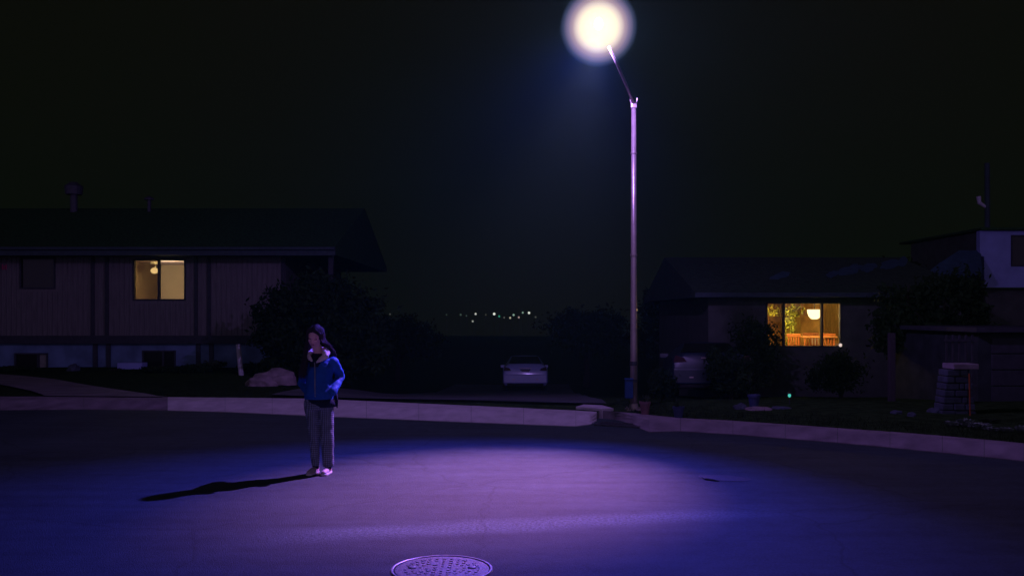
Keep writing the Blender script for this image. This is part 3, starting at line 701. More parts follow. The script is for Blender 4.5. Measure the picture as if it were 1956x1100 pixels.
# lit areas of the roof slope, painted as paler bluish patches
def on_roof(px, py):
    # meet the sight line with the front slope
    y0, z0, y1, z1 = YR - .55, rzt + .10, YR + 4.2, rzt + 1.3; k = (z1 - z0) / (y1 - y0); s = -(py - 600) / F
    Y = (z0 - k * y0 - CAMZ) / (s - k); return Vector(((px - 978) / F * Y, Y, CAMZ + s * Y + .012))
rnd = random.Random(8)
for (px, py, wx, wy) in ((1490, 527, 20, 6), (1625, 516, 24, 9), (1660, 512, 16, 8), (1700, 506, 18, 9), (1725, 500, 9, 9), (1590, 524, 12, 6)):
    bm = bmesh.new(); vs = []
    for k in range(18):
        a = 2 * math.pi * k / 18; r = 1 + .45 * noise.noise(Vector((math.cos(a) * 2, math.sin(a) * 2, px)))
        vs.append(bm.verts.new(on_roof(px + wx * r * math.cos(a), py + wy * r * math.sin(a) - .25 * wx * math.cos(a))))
    bm.faces.new(vs); obj('lit_roof_patch', R0(bm), M['blue_roof'], rr_, fix=False)
room(rh, RS, 5.6, 11.4, YR + .16, 28.4, -.35, 2.12, M['ochre'], M['ceiling'])
g2 = P(1556, 598, 25.6)
pl = thing('pendant_lamp', 'glowing bowl-shaped ceiling lamp behind the right house window', 'lamp', g2)
bm = bmesh.new(); rings_loft(bm, [(0, 0, -.17, .05, .05), (0, 0, -.15, .11, .11), (0, 0, -.08, .165, .165), (0, 0, .02, .195, .195), (0, 0, .10, .20, .20)], 24); obj('lamp_shade', bm, emis('amber_shade', (1.0, .72, .32), 3.0), pl, smooth=True)
bm = bmesh.new(); tube(bm, [(0, 0, .1), (0, 0, 2.11 - g2.z)], .01, 8); obj('cord', bm, M['trim_dark'], pl)
for dx, dy, e in ((0, -.50, 115), (-1.2, .3, 100)):
    ld = bpy.data.lights.new('room_light', 'POINT'); ld.energy = e; ld.color = (1, .66, .22); ld.shadow_soft_size = .15
    lo = bpy.data.objects.new('room_light', ld); link(lo); lo.location = g2 + Vector((dx, dy, -.05))
# curtains, plant, chairs, table, seen through the panes
def curtain(label, p0, p1, z0, z1, Y, m):
    bm = bmesh.new(); x0, x1 = XL(p0, Y), XL(p1, Y); n = 40; rows = []
    for j in range(2):
        rows.append([bm.verts.new((x0 + (x1 - x0) * k / n, Y + .035 * math.sin(k * 1.15) + .01 * math.sin(k * 2.9), (z0, z1)[j])) for k in range(n + 1)])
    for k in range(n): bm.faces.new((rows[0][k], rows[0][k + 1], rows[1][k + 1], rows[1][k]))
    bmesh.ops.solidify(bm, geom=bm.faces[:], thickness=.004)
    return tag(obj('curtain', bm, m, smooth=True), label, 'curtain')
M['curtain_y'] = mat('yellow_curtain', (.80, .66, .22), .9, var=.3, scale=5, stretch=(6, 6, 1)); M['curtain_b'] = mat('olive_curtain', (.75, .58, .24), .9, var=.3, scale=6, stretch=(8, 8, 1))
curtain('yellow green curtain behind the middle pane of the amber window, left side', 1499, 1530, .60, 2.05, 27.6, M['curtain_y'])
curtain('olive curtain behind the right pane of the amber window', 1572, 1604, .9, 2.05, 27.6, M['curtain_b'])
def chair(label, px, Y, rz):
    t = thing('chair', label, 'chair', (XL(px, Y), Y, -.35), 'chairs behind the amber window', rz)
    obj('seat', nb(-.22, .22, -.2, .2, .62, .67, .01), M['wood_in'], t)
    bm = bmesh.new()
    for k in range(5): box(bm, -.19 + k * .085, -.15 + k * .085, .18, .205, .68, 1.40)
    box(bm, -.23, .23, .175, .21, 1.40, 1.50, .01); obj('backrest', bm, M['wood_in'], t)
    for sx in (-1, 1):
        for sy in (-1, 1):
            bm = bmesh.new(); tube(bm, [(sx * .2, sy * .17, 0), (sx * .19, sy * .16, .62)], .018, 8); obj('leg', bm, M['wood_in'], t)
chair('orange wooden slatted chair in the middle of the amber window, left', 1524, 25.6, .35)
chair('orange wooden slatted chair near the lamp in the amber window', 1549, 26.8, -.3)
chair('orange wooden slatted chair behind the right pane of the amber window', 1588, 25.9, .15)
tb = thing('dining_table', 'wooden table under the bowl lamp inside the amber window', 'table', (XL(1560, 26.3), 26.3, -.35))
obj('tabletop', nb(-.5, .5, -.3, .3, 1.38, 1.42, .01), mat('table_wood', (.55, .26, .09), .4, var=.2), tb)
for sx in (-1, 1):
    for sy in (-1, 1):
        bm = bmesh.new(); tube(bm, [(sx * .42, sy * .24, 0), (sx * .42, sy * .24, 1.38)], .025, 8); obj('leg', bm, M['wood_in'], tb)
random.seed(12)
hp = thing('house_plant', 'leafy yellow green house plant behind the left part of the amber window', 'plant', (XL(1510, 26.3), 26.3, -.35))
bm = bmesh.new(); rings_loft(bm, [(0, 0, 0, .12, .12), (0, 0, .3, .16, .16)], 18); obj('pot', bm, M['terracotta'], hp)
bm = leaves(bmesh.new(), [((0, 0, 1.75), (.20, .15, .35)), ((.05, 0, 2.15), (.28, .15, .2)), ((-.03, 0, 1.3), (.12, .1, .3)), ((-.5, 0, 2.15), (.25, .15, .18))], 620, .055, 5); tube(bm, [(0, 0, .25), (0, 0, 1.9)], .015, 6); obj('foliage', bm, M['fern'], hp, fix=False)
pc_ = thing('picture_frame', 'small white framed picture on the far wall inside the amber window', 'picture', (XL(1556, 28.3), 28.3, ZL(652, 28.3)))
obj('frame', nb(-.11, .11, -.03, .05, -.10, .10, .005), M['white_paint'], pc_)
bm = bmesh.new(); ell(bm, P(1605.5, 659, 23.9), .045, .045, .045, 14)
tag(obj('sill_lamp', bm, emis('sill_glow', (1.0, .78, .68), .8)), 'tiny pale round light at the lower right corner of the amber window', 'light')
# solar light
sp = P(1508, 755, 15.9); gz0 = gh(sp.x, 15.9)
so = thing('solar_light', 'small turquoise garden light glowing in the dark lawn', 'garden light', (sp.x, 15.9, gz0))
bm = bmesh.new(); ell(bm, (0, 0, sp.z - gz0), .026, .026, .034, 14); obj('lens', bm, emis('turquoise_glow', (.10, .75, .62), .75), so, smooth=True)
bm = bmesh.new(); tube(bm, [(0, 0, -.05), (0, 0, sp.z - gz0 - .03)], .008, 8); rings_loft(bm, [(0, 0, sp.z - gz0 + .03, .045, .045), (0, 0, sp.z - gz0 + .045, .04, .04)], 14); obj('stake', bm, M['dark_metal'], so)

# dark saloon parked beside the right house: only its roof and pillar catch light
def car_body(bm, W, Lc, H, belt, hood, trunk):
    "three-box shell: rings across the car from tail (y=0) to nose"
    st = []
    def ring(y, z0, zb_, zt_, wb, wt):
        pts = [(-wb * .90, z0), (-wb, z0 + .12), (-wb, zb_ * .75), (-wb * .975, zb_), (-wt, zt_ - .04), (-wt * .86, zt_), (0, zt_ + .015), (wt * .86, zt_), (wt, zt_ - .04), (wb * .975, zb_), (wb, zb_ * .75), (wb, z0 + .12), (wb * .90, z0)]
        return [bm.verts.new((x, y, z)) for x, z in pts]
    w2 = W / 2
    prof = [(0.0, .36, .62, .70, w2 * .93, w2 * .84), (.05, .24, .80, .93, w2 * .97, w2 * .80), (.10, .22, .86, 1.00, w2 * .985, w2 * .76), (.16, .21, .90, trunk, w2, w2 * .80), (.55, .2, .93, trunk + .01, w2, w2 * .80),
            (1.15, .2, .95, H - .06, w2, w2 * .62), (1.5, .2, .95, H, w2, w2 * .64), (2.4, .2, .95, H, w2, w2 * .66), (2.75, .2, .95, H - .05, w2, w2 * .66), (3.4, .2, .93, hood + .02, w2, w2 * .80), (4.2, .2, .80, hood - .12, w2 * .97, w2 * .8), (Lc - .1, .24, .62, .70, w2 * .9, w2 * .74), (Lc, .32, .5, .58, w2 * .80, w2 * .66)]
    rg = [ring(*p) for p in prof]
    for a, b in zip(rg, rg[1:]):
        for k in range(len(a)): bm.faces.new((a[k], a[(k + 1) % len(a)], b[(k + 1) % len(a)], b[k]))
    bm.faces.new(rg[0]); bm.faces.new(rg[-1]); return bm
def wheel(car, x, y, r=.32, wd=.2):
    bm = bmesh.new(); s = 1 if x > 0 else -1
    prof = [(r * .62, -wd / 2), (r * .94, -wd / 2), (r, -wd / 3), (r, wd / 3), (r * .94, wd / 2), (r * .62, wd / 2)]; n = 28
    rg = [[bm.verts.new((x + t, y + rr * math.cos(2 * math.pi * k / n), r + rr * math.sin(2 * math.pi * k / n))) for k in range(n)] for rr, t in prof]
    for a, b in zip(rg, rg[1:] + rg[:1]):
        for k in range(n): bm.faces.new((a[k], a[(k + 1) % n], b[(k + 1) % n], b[k]))
    wo = obj('wheel', bm, M['rubber'], car)
    bm = bmesh.new(); tube(bm, [(x - wd * .4, y, r), (x + wd * .42, y, r)], r * .62, 18); obj('rim', bm, M['dark_metal'], wo)
def car_paint(name, c, rough=.35):
    m = mat(name, c, rough, spec=.5, var=.03); b = m.node_tree.nodes['Principled BSDF']; b.inputs['Coat Weight'].default_value = .7 if c[2] > .1 else .1; b.inputs['Coat Roughness'].default_value = .12; return m
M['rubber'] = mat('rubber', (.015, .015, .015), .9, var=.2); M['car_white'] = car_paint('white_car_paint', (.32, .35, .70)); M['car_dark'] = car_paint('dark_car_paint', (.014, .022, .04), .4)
M['tail'] = mat('tail_lens', (.03, .004, .008), .5, spec=.2, var=.1); M['plate'] = mat('number_plate', (.13, .13, .16), .6, var=.2, scale=30); M['black'] = mat('black_plastic', (.012, .012, .012), .7, spec=.2)
def make_car(name, label, loc, rz, paint, W=1.8, H=1.43, trunk=1.06, pitch=0):
    car = thing(name, label, 'car', loc, None, rz); car.rotation_euler = (pitch, 0, rz)
    bm = car_body(bmesh.new(), W, 4.65, H, .95, .95, trunk)
    es = [e for e in bm.edges]
    body = obj('body', bm, paint, car, smooth=True)
    md = body.modifiers.new('b', 'BEVEL'); md.width = .03; md.segments = 2; md.limit_method = 'ANGLE'; md.angle_limit = R(25)
    w2 = W / 2
    # rear window follows the sloping back
    bm = bmesh.new()
    q = [(-w2 * .73, .60, trunk + .035), (w2 * .73, .60, trunk + .035), (w2 * .58, 1.16, H - .045), (-w2 * .58, 1.16, H - .045)]
    f = [bm.verts.new(Vector(p) + Vector((0, -.018, .012))) for p in q]; bm.faces.new(f); g = bmesh.ops.extrude_face_region(bm, geom=bm.faces[:]); bmesh.ops.translate(bm, vec=(0, .01, -.008), verts=[v for v in g['geom'] if isinstance(v, bmesh.types.BMVert)])
    obj('rear_window', bm, M['dark_win'], car)
    for s in (-1, 1):
        bm = prism(bmesh.new(), [(s * w2 * .955, .84), (s * w2 * .90, .955), (s * w2 * .70, .90), (s * w2 * .62, .80), (s * w2 * .80, .79), (s * w2 * .955, .80)], .022, .13); obj('tail_light', bm, M['tail'], car)
        bm = bmesh.new(); v = [(s * w2 * .86, 1.25, 1.0), (s * w2 * .80, 1.2, 1.0 + .0), (s * w2 * .66, 1.55, H - .08), (s * w2 * .67, 2.45, H - .08), (s * w2 * .85, 3.0, 1.0)]
        vv = [bm.verts.new(Vector(p) + Vector((s * .03, 0, 0))) for p in v]; bm.faces.new(vv); g = bmesh.ops.extrude_face_region(bm, geom=bm.faces[:]); bmesh.ops.translate(bm, vec=(-s * .05, 0, 0), verts=[x for x in g['geom'] if isinstance(x, bmesh.types.BMVert)]); obj('side_window', bm, M['dark_win'], car)
        box_ = nb(s * w2 * .98 - .09, s * w2 * .98 + .13 * 1, 2.75, 2.85, .95, 1.07, .02) if s > 0 else nb(s * w2 * .98 - .13, s * w2 * .98 + .09, 2.75, 2.85, .95, 1.07, .02)
        obj('mirror', box_, paint, car)
        for y in (.85, 3.65): wheel(car, s * (w2 - .11), y)
    bm = nb(-w2 * .96, w2 * .96, -.055, .10, .30, .66, .04); bp_ = obj('bumper', bm, paint, car, smooth=False)
    bm = nb(-w2 * .80, w2 * .80, -.02, .10, .215, .297, .02); obj('valance', bm, M['black'], car)
    bm = nb(-.20, .20, .022, .06, .72, .86, .008); rc = obj('plate_recess', bm, M['black'], car)
    bm = nb(-.155, .155, .010, .019, .735, .845, .004); obj('license_plate', bm, M['plate'], rc)
    bm = nb(-.24, .24, .015, .05, .885, .905, .006); obj('trunk_trim', bm, M['galv'], car)
    for s in (-1, 1):
        bm = nb(s * w2 * .52 - .045, s * w2 * .52 + .045, -.062, -.05, .44, .47, .003); obj('reflector', bm, M['galv'], car)
    return car
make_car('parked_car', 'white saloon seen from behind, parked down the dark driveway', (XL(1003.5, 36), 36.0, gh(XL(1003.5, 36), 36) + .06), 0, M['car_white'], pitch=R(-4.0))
make_car('parked_car', 'dark car parked beside the right-hand house, mostly hidden by shrubs', (XL(1361, 20.5), 20.5, gh(XL(1361, 20.5), 20.5) + .02), R(-6), M['car_dark'], H=1.30, trunk=1.0, pitch=R(-4))

# shrubs and trees by the right house
RG = 'shrubs in front of the right house'
shrub('dark ragged shrub reaching up over the left corner of the amber window', 1436, 590, 720, 22.6, 128, 41, 5200, size=.05, group=RG)
shrub('dark shrub just right of the dark parked car', 1395, 655, 740, 19.6, 110, 42, 3800, size=.05, group=RG)
shrub('low dark shrub right below the amber window', 1605, 668, 745, 21.5, 150, 43, 3800, size=.05, group=RG)
shrub('low dark shrub left of the dark parked car, right of the lamp pole', 1265, 700, 770, 18.2, 70, 44, 2200, size=.045, group=RG)
t = tree('leafy_tree', 'large dark tree between the amber window house and the white upper storey', 'tree', (XL(1775, 21), 21, gh(XL(1775, 21), 21)),
     [((-.5, 0, 2.2), (.8, .8, .6)), ((.5, 0, 2.5), (.9, .8, .5)), ((0, .3, 1.6), (1.1, .8, .6)), ((.9, 0, 1.8), (.6, .6, .5)), ((-.9, 0, 1.5), (.5, .6, .5))], 6500, .08, (.12, 1.6), seed=51, group='trees beyond the street')
t = tree('leafy_tree', 'dark tree whose crown hides the roof behind the amber window', 'tree', (XL(1560, 33), 33, gh(XL(1560, 33), 33)),
     [((-1.5, 0, 4.2), (1.5, .9, .5)), ((.9, 0, 4.4), (1.6, .9, .5)), ((2.8, 0, 4.3), (1.2, .9, .6))], 5200, .12, (.16, 3.4), seed=52, group='trees beyond the street')

# ------------------------------------------------------------------ far right house
YU = 30.0
uh = thing('house', 'two storey house at the right edge with a pale bluish upper wall', 'house', (17, 30, -1))
US = (-17, -30, 1)
def U0(bm): bmesh.ops.translate(bm, vec=US, verts=bm.verts[:]); return bm
ux0 = XL(1880, YU); uw = (XL(1931, YU), XL(1992, YU), ZL(509, YU), ZL(449, YU))
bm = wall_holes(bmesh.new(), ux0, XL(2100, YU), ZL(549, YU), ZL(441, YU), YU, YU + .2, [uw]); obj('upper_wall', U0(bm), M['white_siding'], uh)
bm = nb(XL(1871, YU), ux0 - .002, YU - .03, YU + .2, ZL(490, YU), ZL(441, YU)); obj('corner_return', U0(bm), M['white_siding'], uh)
window_part(uh, US, uw, YU, M['trim_dark'], M['dark_win'])
bm = nb(XL(1866, YU), XL(2110, YU), YU - .25, YU + 6, ZL(440.5, YU), ZL(436, YU)); obj('roof', U0(bm), M['shingle'], uh)
bm = nb(ux0, ux0 + .2, YU + .201, YU + 5.5, ZL(549, YU), ZL(441, YU)); obj('upper_wall', U0(bm), M['stucco'], uh)
bm = nb(ux0 + .3, XL(2100, YU), YU + .5, YU + 6, -1.6, ZL(549.5, YU)); obj('lower_wall', U0(bm), M['stucco'], uh)
# hipped lower roof
bm = bmesh.new(); pts = [P(1752, 535, 28.5), P(1800, 531, 28.5), P(1876, 524, 28.5), P(1873, 478, 30.2), P(1832, 478, 30.2), P(1795, 502, 29.3)]
a = [bm.verts.new(p) for p in pts]; b = [bm.verts.new(p + Vector((0, 1.6, -.9))) for p in pts]; bm.faces.new(a); bm.faces.new(b)
for k in range(len(a)): bm.faces.new((a[k], a[(k + 1) % len(a)], b[(k + 1) % len(a)], b[k]))
obj('porch_roof', U0(bm), M['blue_roof'], uh)
for px in (1790, 1868):
    bm = bmesh.new(); q = P(px, 534, 29.0); tube(bm, [(q.x, 29.6, -1.4), (q.x, 29.6, q.z)], .06, 8); obj('porch_post', U0(bm), M['trim_dark'], uh)
q0, q1 = P(1886, 442, 31), P(1885.5, 312, 31); bm = bmesh.new(); tube(bm, [q0, q1], .085, 12); ch = obj('chimney', U0(bm), M['fascia'], uh)
q2 = P(1872, 382, 31); bm = bmesh.new(); tube(bm, [q2 + Vector((-.05, 0, .12)), q2 + Vector((-.02, 0, -.1)), Vector((q0.x, 31, q2.z - .28))], [.08, .07, .04], 10); obj('chimney_elbow', U0(bm), M['pipe_white'], uh)

# garage wall and other things at the right
gr = thing('garage', 'dark garage with a plain front at the right edge', 'garage', (XL(1910, 17.5), 17.5, 0))
gx0, gx1 = XL(1868, 17.5), XL(2080, 17.5); cxg = XL(1910, 17.5)
bm = nb(gx0 - cxg, gx1 - cxg, 0, 4, -.3, ZL(634, 17.5)); obj('wall', bm, mat('garage_stucco', (.028, .034, .036), .95, spec=.05, var=.3, scale=3, bump=.5, bscale=30), gr)
bm = bmesh.new()
for k in range(4): box(bm, gx0 + .25 - cxg, gx1 - .25 - cxg, -.03, -.002, .02 + k * .31, .31 + k * .31, .012)
obj('garage_door', bm, M['trim_dark'], gr)
bm = nb(gx0 - .15 - cxg, gx1 + .1 - cxg, -.25, 4.1, ZL(634, 17.5), ZL(629, 17.5) + .04); obj('roof', bm, M['trim_dark'], gr)
bm = nb(-.055, .055, -.055, .055, -.1, ZL(636, 17) - gh(XL(1703, 17), 17), .01); o = obj('fence_post', bm, M['post_wood']); o.location = (XL(1703, 17), 17, gh(XL(1703, 17), 17)); tag(o, 'dim square wooden post standing between the amber window house and the garage', 'post')
YP = 14.6; zp = gh(XL(1825, YP), YP)
pi = thing('stone_pillar', 'bluish stacked stone pillar with a pale flat cap, near the garage', 'pillar', (XL(1826, YP), YP, zp))
hgt = ZL(704, YP) - zp; nl = 7; rnd = random.Random(3)
bm = bmesh.new()
for k in range(nl):
    z0 = -.05 + (hgt + .05) * k / nl; z1 = -.05 + (hgt + .05) * (k + 1) / nl - .012; wd = .30 - .10 * k / nl
    xs = [-wd, rnd.uniform(-.4, .1) * wd, rnd.uniform(.25, .6) * wd, wd * .82]
    for a, b in zip(xs, xs[1:]): box(bm, a + .006, b - .006, -.16 + rnd.uniform(-.01, .01), .16, z0, z1, .015)
obj('pillar_shaft', bm, M['stone_dim'], pi)
bm = nb(-.13, .275, -.19, .19, hgt, hgt + .085, .012); obj('cap_stone', bm, M['concrete_old'], pi)
bm = bmesh.new(); tube(bm, [(0, 0, -.05), (.01, 0, .66)], .013, 8); o = obj('driveway_stake', bm, M['orange']); o.location = (XL(1853, 14.2), 14.2, gh(XL(1853, 14.2), 14.2)); o.rotation_euler = (0, R(-2), 0); tag(o, 'thin orange stake standing right of the stone pillar', 'stake')
fn = thing('trellis', 'dim bluish wooden trellis behind the stone pillar', 'trellis', (XL(1832, 16.2), 16.2, gh(XL(1832, 16.2), 16.2)))
bm = bmesh.new()
for k in range(5): box(bm, -.24 + k * .115, -.21 + k * .115, -.012, .012, -.1, 1.22)
for z in (.3, .7, 1.1): box(bm, -.28, .30, -.03, -.013, z, z + .04)
obj('slats', bm, M['trim_dark'], fn)
# stones and plants
rnd = random.Random(17)
def grock(name, label, px, py, rpx, hpx, seed, m='stone_dim', group=None):
    p = G(px, py, .10); z = gh(p.x, p.y); r = rpx / F * p.y
    return rock(name, label, (p.x, p.y, z + .2 * hpx / F * p.y), (r, r * .8, hpx / F * p.y), seed, m, 'rock', group)
grock('flat_rock', 'long low pale rock in front of the blue garden bucket', 1446, 784, 26, 5, 1.2, 'stone')
grock('flat_rock', 'flat dim rock right of the long pale rock, under the turquoise light', 1490, 782, 18, 4, 2.2)
grock('rock', 'rounded bluish rock left of the blue garden bucket', 1415, 783, 13, 9, 3.2)
pot('garden_bucket', 'small blue garden bucket standing among rocks on the right lawn', (lambda p: Vector((p.x, p.y, gh(p.x, p.y))))(G(1440, 780, .1)), .10, .22, M['glaze'])
grock('rock', 'small dim rock beyond the right kerb, left one of the pair', 1712, 793, 11, 5, 4.4)
grock('rock', 'small tilted dim rock beyond the right kerb, right one of the pair', 1741, 797, 9, 6, 5.4)
grock('rock', 'dim rock left of the foot of the stone pillar', 1788, 790, 15, 8, 6.4)
def herb(label, px, py, wpx, hpx, seed, n=90, m='leaf_pale'):
    p = G(px, py, .1); z = gh(p.x, p.y); r = wpx / F * p.y / 2; h = hpx / F * p.y; rn = random.Random(seed)
    t = thing('bedding_plant', label, 'plant', (p.x, p.y, z), 'pale bedding plants along the right kerb')
    bm = bmesh.new()
    for k in range(n):
        a = rn.uniform(0, 6.28); q = Vector((rn.uniform(-.5, .5) * r, rn.uniform(-.5, .5) * r, 0)); l = rn.uniform(.5, 1)
        e = q + Vector((math.cos(a) * r * l, math.sin(a) * r * l, h * rn.uniform(.3, 1))); s = Vector((-math.sin(a), math.cos(a), 0)) * .016; mid = q.lerp(e, .6) + Vector((0, 0, h * .25))
        bm.faces.new([bm.verts.new(v) for v in (q, mid + s, e, mid - s)])
    obj('foliage', bm, M[m], t, fix=False)
    bm = bmesh.new(); tube(bm, [(0, 0, -.03), (0, 0, h * .5)], .01, 6); obj('stem', bm, M['bark'], t)
herb('pale bedding plant at the left end of the row, below the stone pillar', 1816, 815, 26, 10, 1)
herb('tallest pale bedding plant, in the row below the orange stake', 1843, 816, 30, 16, 2, 120)
herb('wide pale bedding plant in the middle of the row below the garage', 1868, 820, 40, 12, 3, 130)
herb('low pale bedding plant right of the wide one, below the garage', 1895, 825, 26, 7, 4)
herb('small pale bedding plant near the right edge of the lawn', 1920, 827, 24, 9, 5)
herb('pale bedding plant cut by the right edge of the picture', 1952, 828, 26, 14, 6)
herb('dim bedding plant behind the pale row, in front of the garage', 1893, 808, 34, 7, 7, 60, 'leaf_roof')

# grass
bm = bmesh.new(); rnd = random.Random(5); i_all = full_in
segs = [(a, b) for a, b in zip(i_all, i_all[1:]) if max(abs(a.x), abs(b.x)) < 16 and a.y > 9]
for _ in range(9000):
    a, b = rnd.choice(segs); p = a.lerp(b, rnd.random()); d = (p - C0); d.z = 0; d.normalize(); k = abs(rnd.gauss(0, .9)) + .03; p = p + d * k
    if -4.8 < p.x < 1.9 and p.y > 14.2: 
        if p.x > -4.3: continue
    if -10.5 < p.x < -6.0 and 17 < p.y < 22 and (p.x + 10.5) > (p.y - 17.2) * -.1 and p.y < 17.2 + (-6.3 - p.x) * .75: continue
    z = gh(p.x, p.y); h = rnd.uniform(.03, .085); a_ = rnd.uniform(0, 6.28); s = Vector((math.cos(a_), math.sin(a_), 0)) * .004; t_ = Vector((rnd.gauss(0, .02), rnd.gauss(0, .02), h)); p.z = z - .005
    bm.faces.new([bm.verts.new(v) for v in (p - s, p + s, p + t_)])
tag(obj('grass', bm, M['grass'], fix=False), 'short dark grass beyond the kerb', 'grass', kind='stuff')

# ------------------------------------------------------------------ far town lights
CT = [(745, 600, 1.3, .10, 'w'), (853, 601, 1.6, .035, 'g'), (880, 601, 2.2, .05, 'g'), (891, 603, 1.5, .05, 'g'), (908.5, 599.5, 2.0, .55, 'w'), (903, 613.5, 1.9, .28, 'w'), (928, 601, 1.6, .04, 'w'),
      (944, 599.5, 2.5, .8, 'w'), (953.5, 604, 2.0, .22, 't'), (963, 606.5, 1.7, .07, 'w'), (974.5, 607, 1.9, .38, 'y'), (981, 601.5, 2.0, .38, 'g'), (991, 606, 1.9, .32, 'r'), (998.5, 597, 1.9, .25, 'g'), (1010.5, 597.5, 2.3, .75, 'w'), (1023, 605.5, 1.9, .05, 'w')]
LAB = ['faint lone town light far to the left of the others', 'faint town light at the left end of the row', 'dim wide town light second from the left end of the row', 'dim town light third from the left end of the row', 'bright white town light above the single lower light',
       'town light hanging lowest, below all the others', 'very faint town light between two bright white ones', 'brightest white town light in the middle of the row', 'teal town light just right of the brightest one', 'dim town light between the teal and the yellowish light',
       'yellowish town light right of the teal one', 'greenish white town light right of the yellowish one', 'pinkish town light in the right half of the row', 'green town light left of the last bright one', 'bright white town light at the right end of the row', 'faint last town light at the far right of the row']
cc = {'w': (.9, 1, .85), 'g': (.6, 1, .75), 't': (.1, 1, .6), 'y': (1, .95, .65), 'r': (1, .75, .65)}
for (px, py, r, s, c), lab in zip(CT, LAB):
    Y = 300; p = P(px, py, Y); z0 = gh(p.x, Y)
    t = thing('distant_street_light', lab, 'street light', (p.x, Y, z0), 'town lights in the far valley')
    bm = bmesh.new(); ell(bm, (0, 0, p.z - z0), r * .172, r * .172, r * .172, 10); obj('light_head', bm, emis('town_glow', cc[c], s * 1.15), t)
    bm = bmesh.new(); tube(bm, [(0, 0, -1), (0, 0, p.z - z0)], .06, 6); obj('pole', bm, M['dark_metal'], t)

# ------------------------------------------------------------------ the person
PX, PY = -2.03, 9.72
person = None
def pj(px, py, y=0.0):
    "local point of the person from its pixel"
    s = (PY + y) / F; return Vector(((px - 978) * s - PX, y, CAMZ - (py - 600) * s))
M['skin'] = mat('skin', (.95, .50, .58), .6, spec=.35, var=.06, scale=10)
M['lips'] = mat('lips', (.5, .14, .18), .5, var=.05); M['eye'] = mat('eyes', (.02, .015, .015), .3, var=.05)
M['hair'] = mat('hair', (.055, .036, .045), .85, spec=.12, var=.35, scale=30, stretch=(4, 4, .3))
M['jacket'] = mat('blue_jacket', (.008, .095, .42), .7, spec=.3, var=.16, scale=9, bump=.3, bscale=35)
M['sherpa'] = mat('sherpa', (.88, .72, .76), .95, spec=.1, var=.12, scale=60, bump=1.0, bscale=120)
M['shirt'] = mat('dark_shirt', (.012, .016, .035), .9, spec=.1, var=.3)
M['sneaker'] = mat('sneaker', (.50, .40, .46), .7, var=.1, scale=20); M['sole'] = mat('sole', (.75, .70, .74), .7, var=.05); M['zip'] = mat('zip', (.30, .30, .34), .4, metal=.5)
def trouser_mat():
    m = bpy.data.materials.new('patterned_trousers'); m.use_nodes = True; t = m.node_tree; b = t.nodes['Principled BSDF']; L = t.links.new
    c = t.nodes.new('ShaderNodeTexCoord').outputs['Object']; sx = t.nodes.new('ShaderNodeSeparateXYZ'); L(c, sx.inputs[0])
    def wave(o, f, ph=0): return math_n(t, 'SINE', math_n(t, 'ADD', math_n(t, 'MULTIPLY', o, f), ph))
    xx = math_n(t, 'ADD', sx.outputs[0], math_n(t, 'MULTIPLY', sx.outputs[1], .8))
    a = wave(xx, 2 * math.pi / .021); d = wave(sx.outputs[2], 2 * math.pi / .021)
    g = math_n(t, 'MAXIMUM', math_n(t, 'GREATER_THAN', a, .45), math_n(t, 'GREATER_THAN', d, .45)); g2 = math_n(t, 'MULTIPLY', math_n(t, 'GREATER_THAN', a, .2), math_n(t, 'GREATER_THAN', d, .2))
    v = math_n(t, 'ADD', math_n(t, 'MULTIPLY', g, .05), math_n(t, 'MULTIPLY', g2, .11))
    n = N(t, 'ShaderNodeTexNoise', Scale=14.0, Detail=3.0); L(c, n.inputs['Vector'])
    v = math_n(t, 'MULTIPLY', math_n(t, 'ADD', math_n(t, 'MULTIPLY', v, 1.5), .12), math_n(t, 'ADD', n.outputs['Fac'], .5))
    cb = t.nodes.new('ShaderNodeCombineColor'); L(math_n(t, 'MULTIPLY', v, .85), cb.inputs[0]); L(math_n(t, 'MULTIPLY', v, .95), cb.inputs[1]); L(math_n(t, 'MULTIPLY', v, 1.3), cb.inputs[2]); L(cb.outputs[0], b.inputs['Base Color'])
    b.inputs['Roughness'].default_value = .9; b.inputs['Specular IOR Level'].default_value = .2; return m
M['trousers'] = trouser_mat()

# joints, from the photograph
hd = pj(602, 643, .0)
HR = Matrix.Translation(hd) @ Matrix.Rotation(R(-11), 4, 'Z') @ Matrix.Rotation(R(22), 4, 'X') @ Matrix.Rotation(R(7), 4, 'Y')   # turned to the left, bowed
def hp_(x, y, z): return HR @ Vector((x, y, z))
shL, shR = pj(585, 700, .03), pj(639, 690, .05)
elL, elR = pj(577, 732, .17), pj(650, 720, .17)
haL, haR = pj(592, 752, -.05), pj(636, 748, -.03)
hipL, hipR = pj(594, 772, .02), pj(622, 772, .02)
knL, knR = pj(600, 830, -.01), pj(625.5, 832, .01)
anL, anR = pj(603, 893, .03), pj(627, 895, .02)
neck0, neck1 = pj(612, 694, .05), pj(606, 664, .03)
bm = bmesh.new()
# head: skull, face, jaw, nose, brow, cheeks, ears (face looks along -y)
Rm = HR.to_3x3().to_4x4()
ell(bm, hp_(0, .012, .018), .072, .090, .093, 20, Rm); ell(bm, hp_(0, -.018, -.035), .060, .066, .075, 18, Rm)
capsule(bm, hp_(0, -.045, -.085), .030, hp_(0, -.050, -.098), .024, 12); capsule(bm, hp_(0, -.080, .012), .009, hp_(0, -.092, -.026), .013, 10)
capsule(bm, hp_(-.032, -.070, .022), .013, hp_(.032, -.070, .022), .013, 10); capsule(bm, hp_(-.017, -.074, -.056), .011, hp_(.017, -.074, -.056), .011, 10)
for s in (-1, 1): ell(bm, hp_(s * .034, -.058, -.022), .022, .022, .024, 12, Rm); ell(bm, hp_(s * .074, .010, -.012), .009, .018, .030, 10, Rm)
capsule(bm, neck0, .058, neck1, .050, 16)
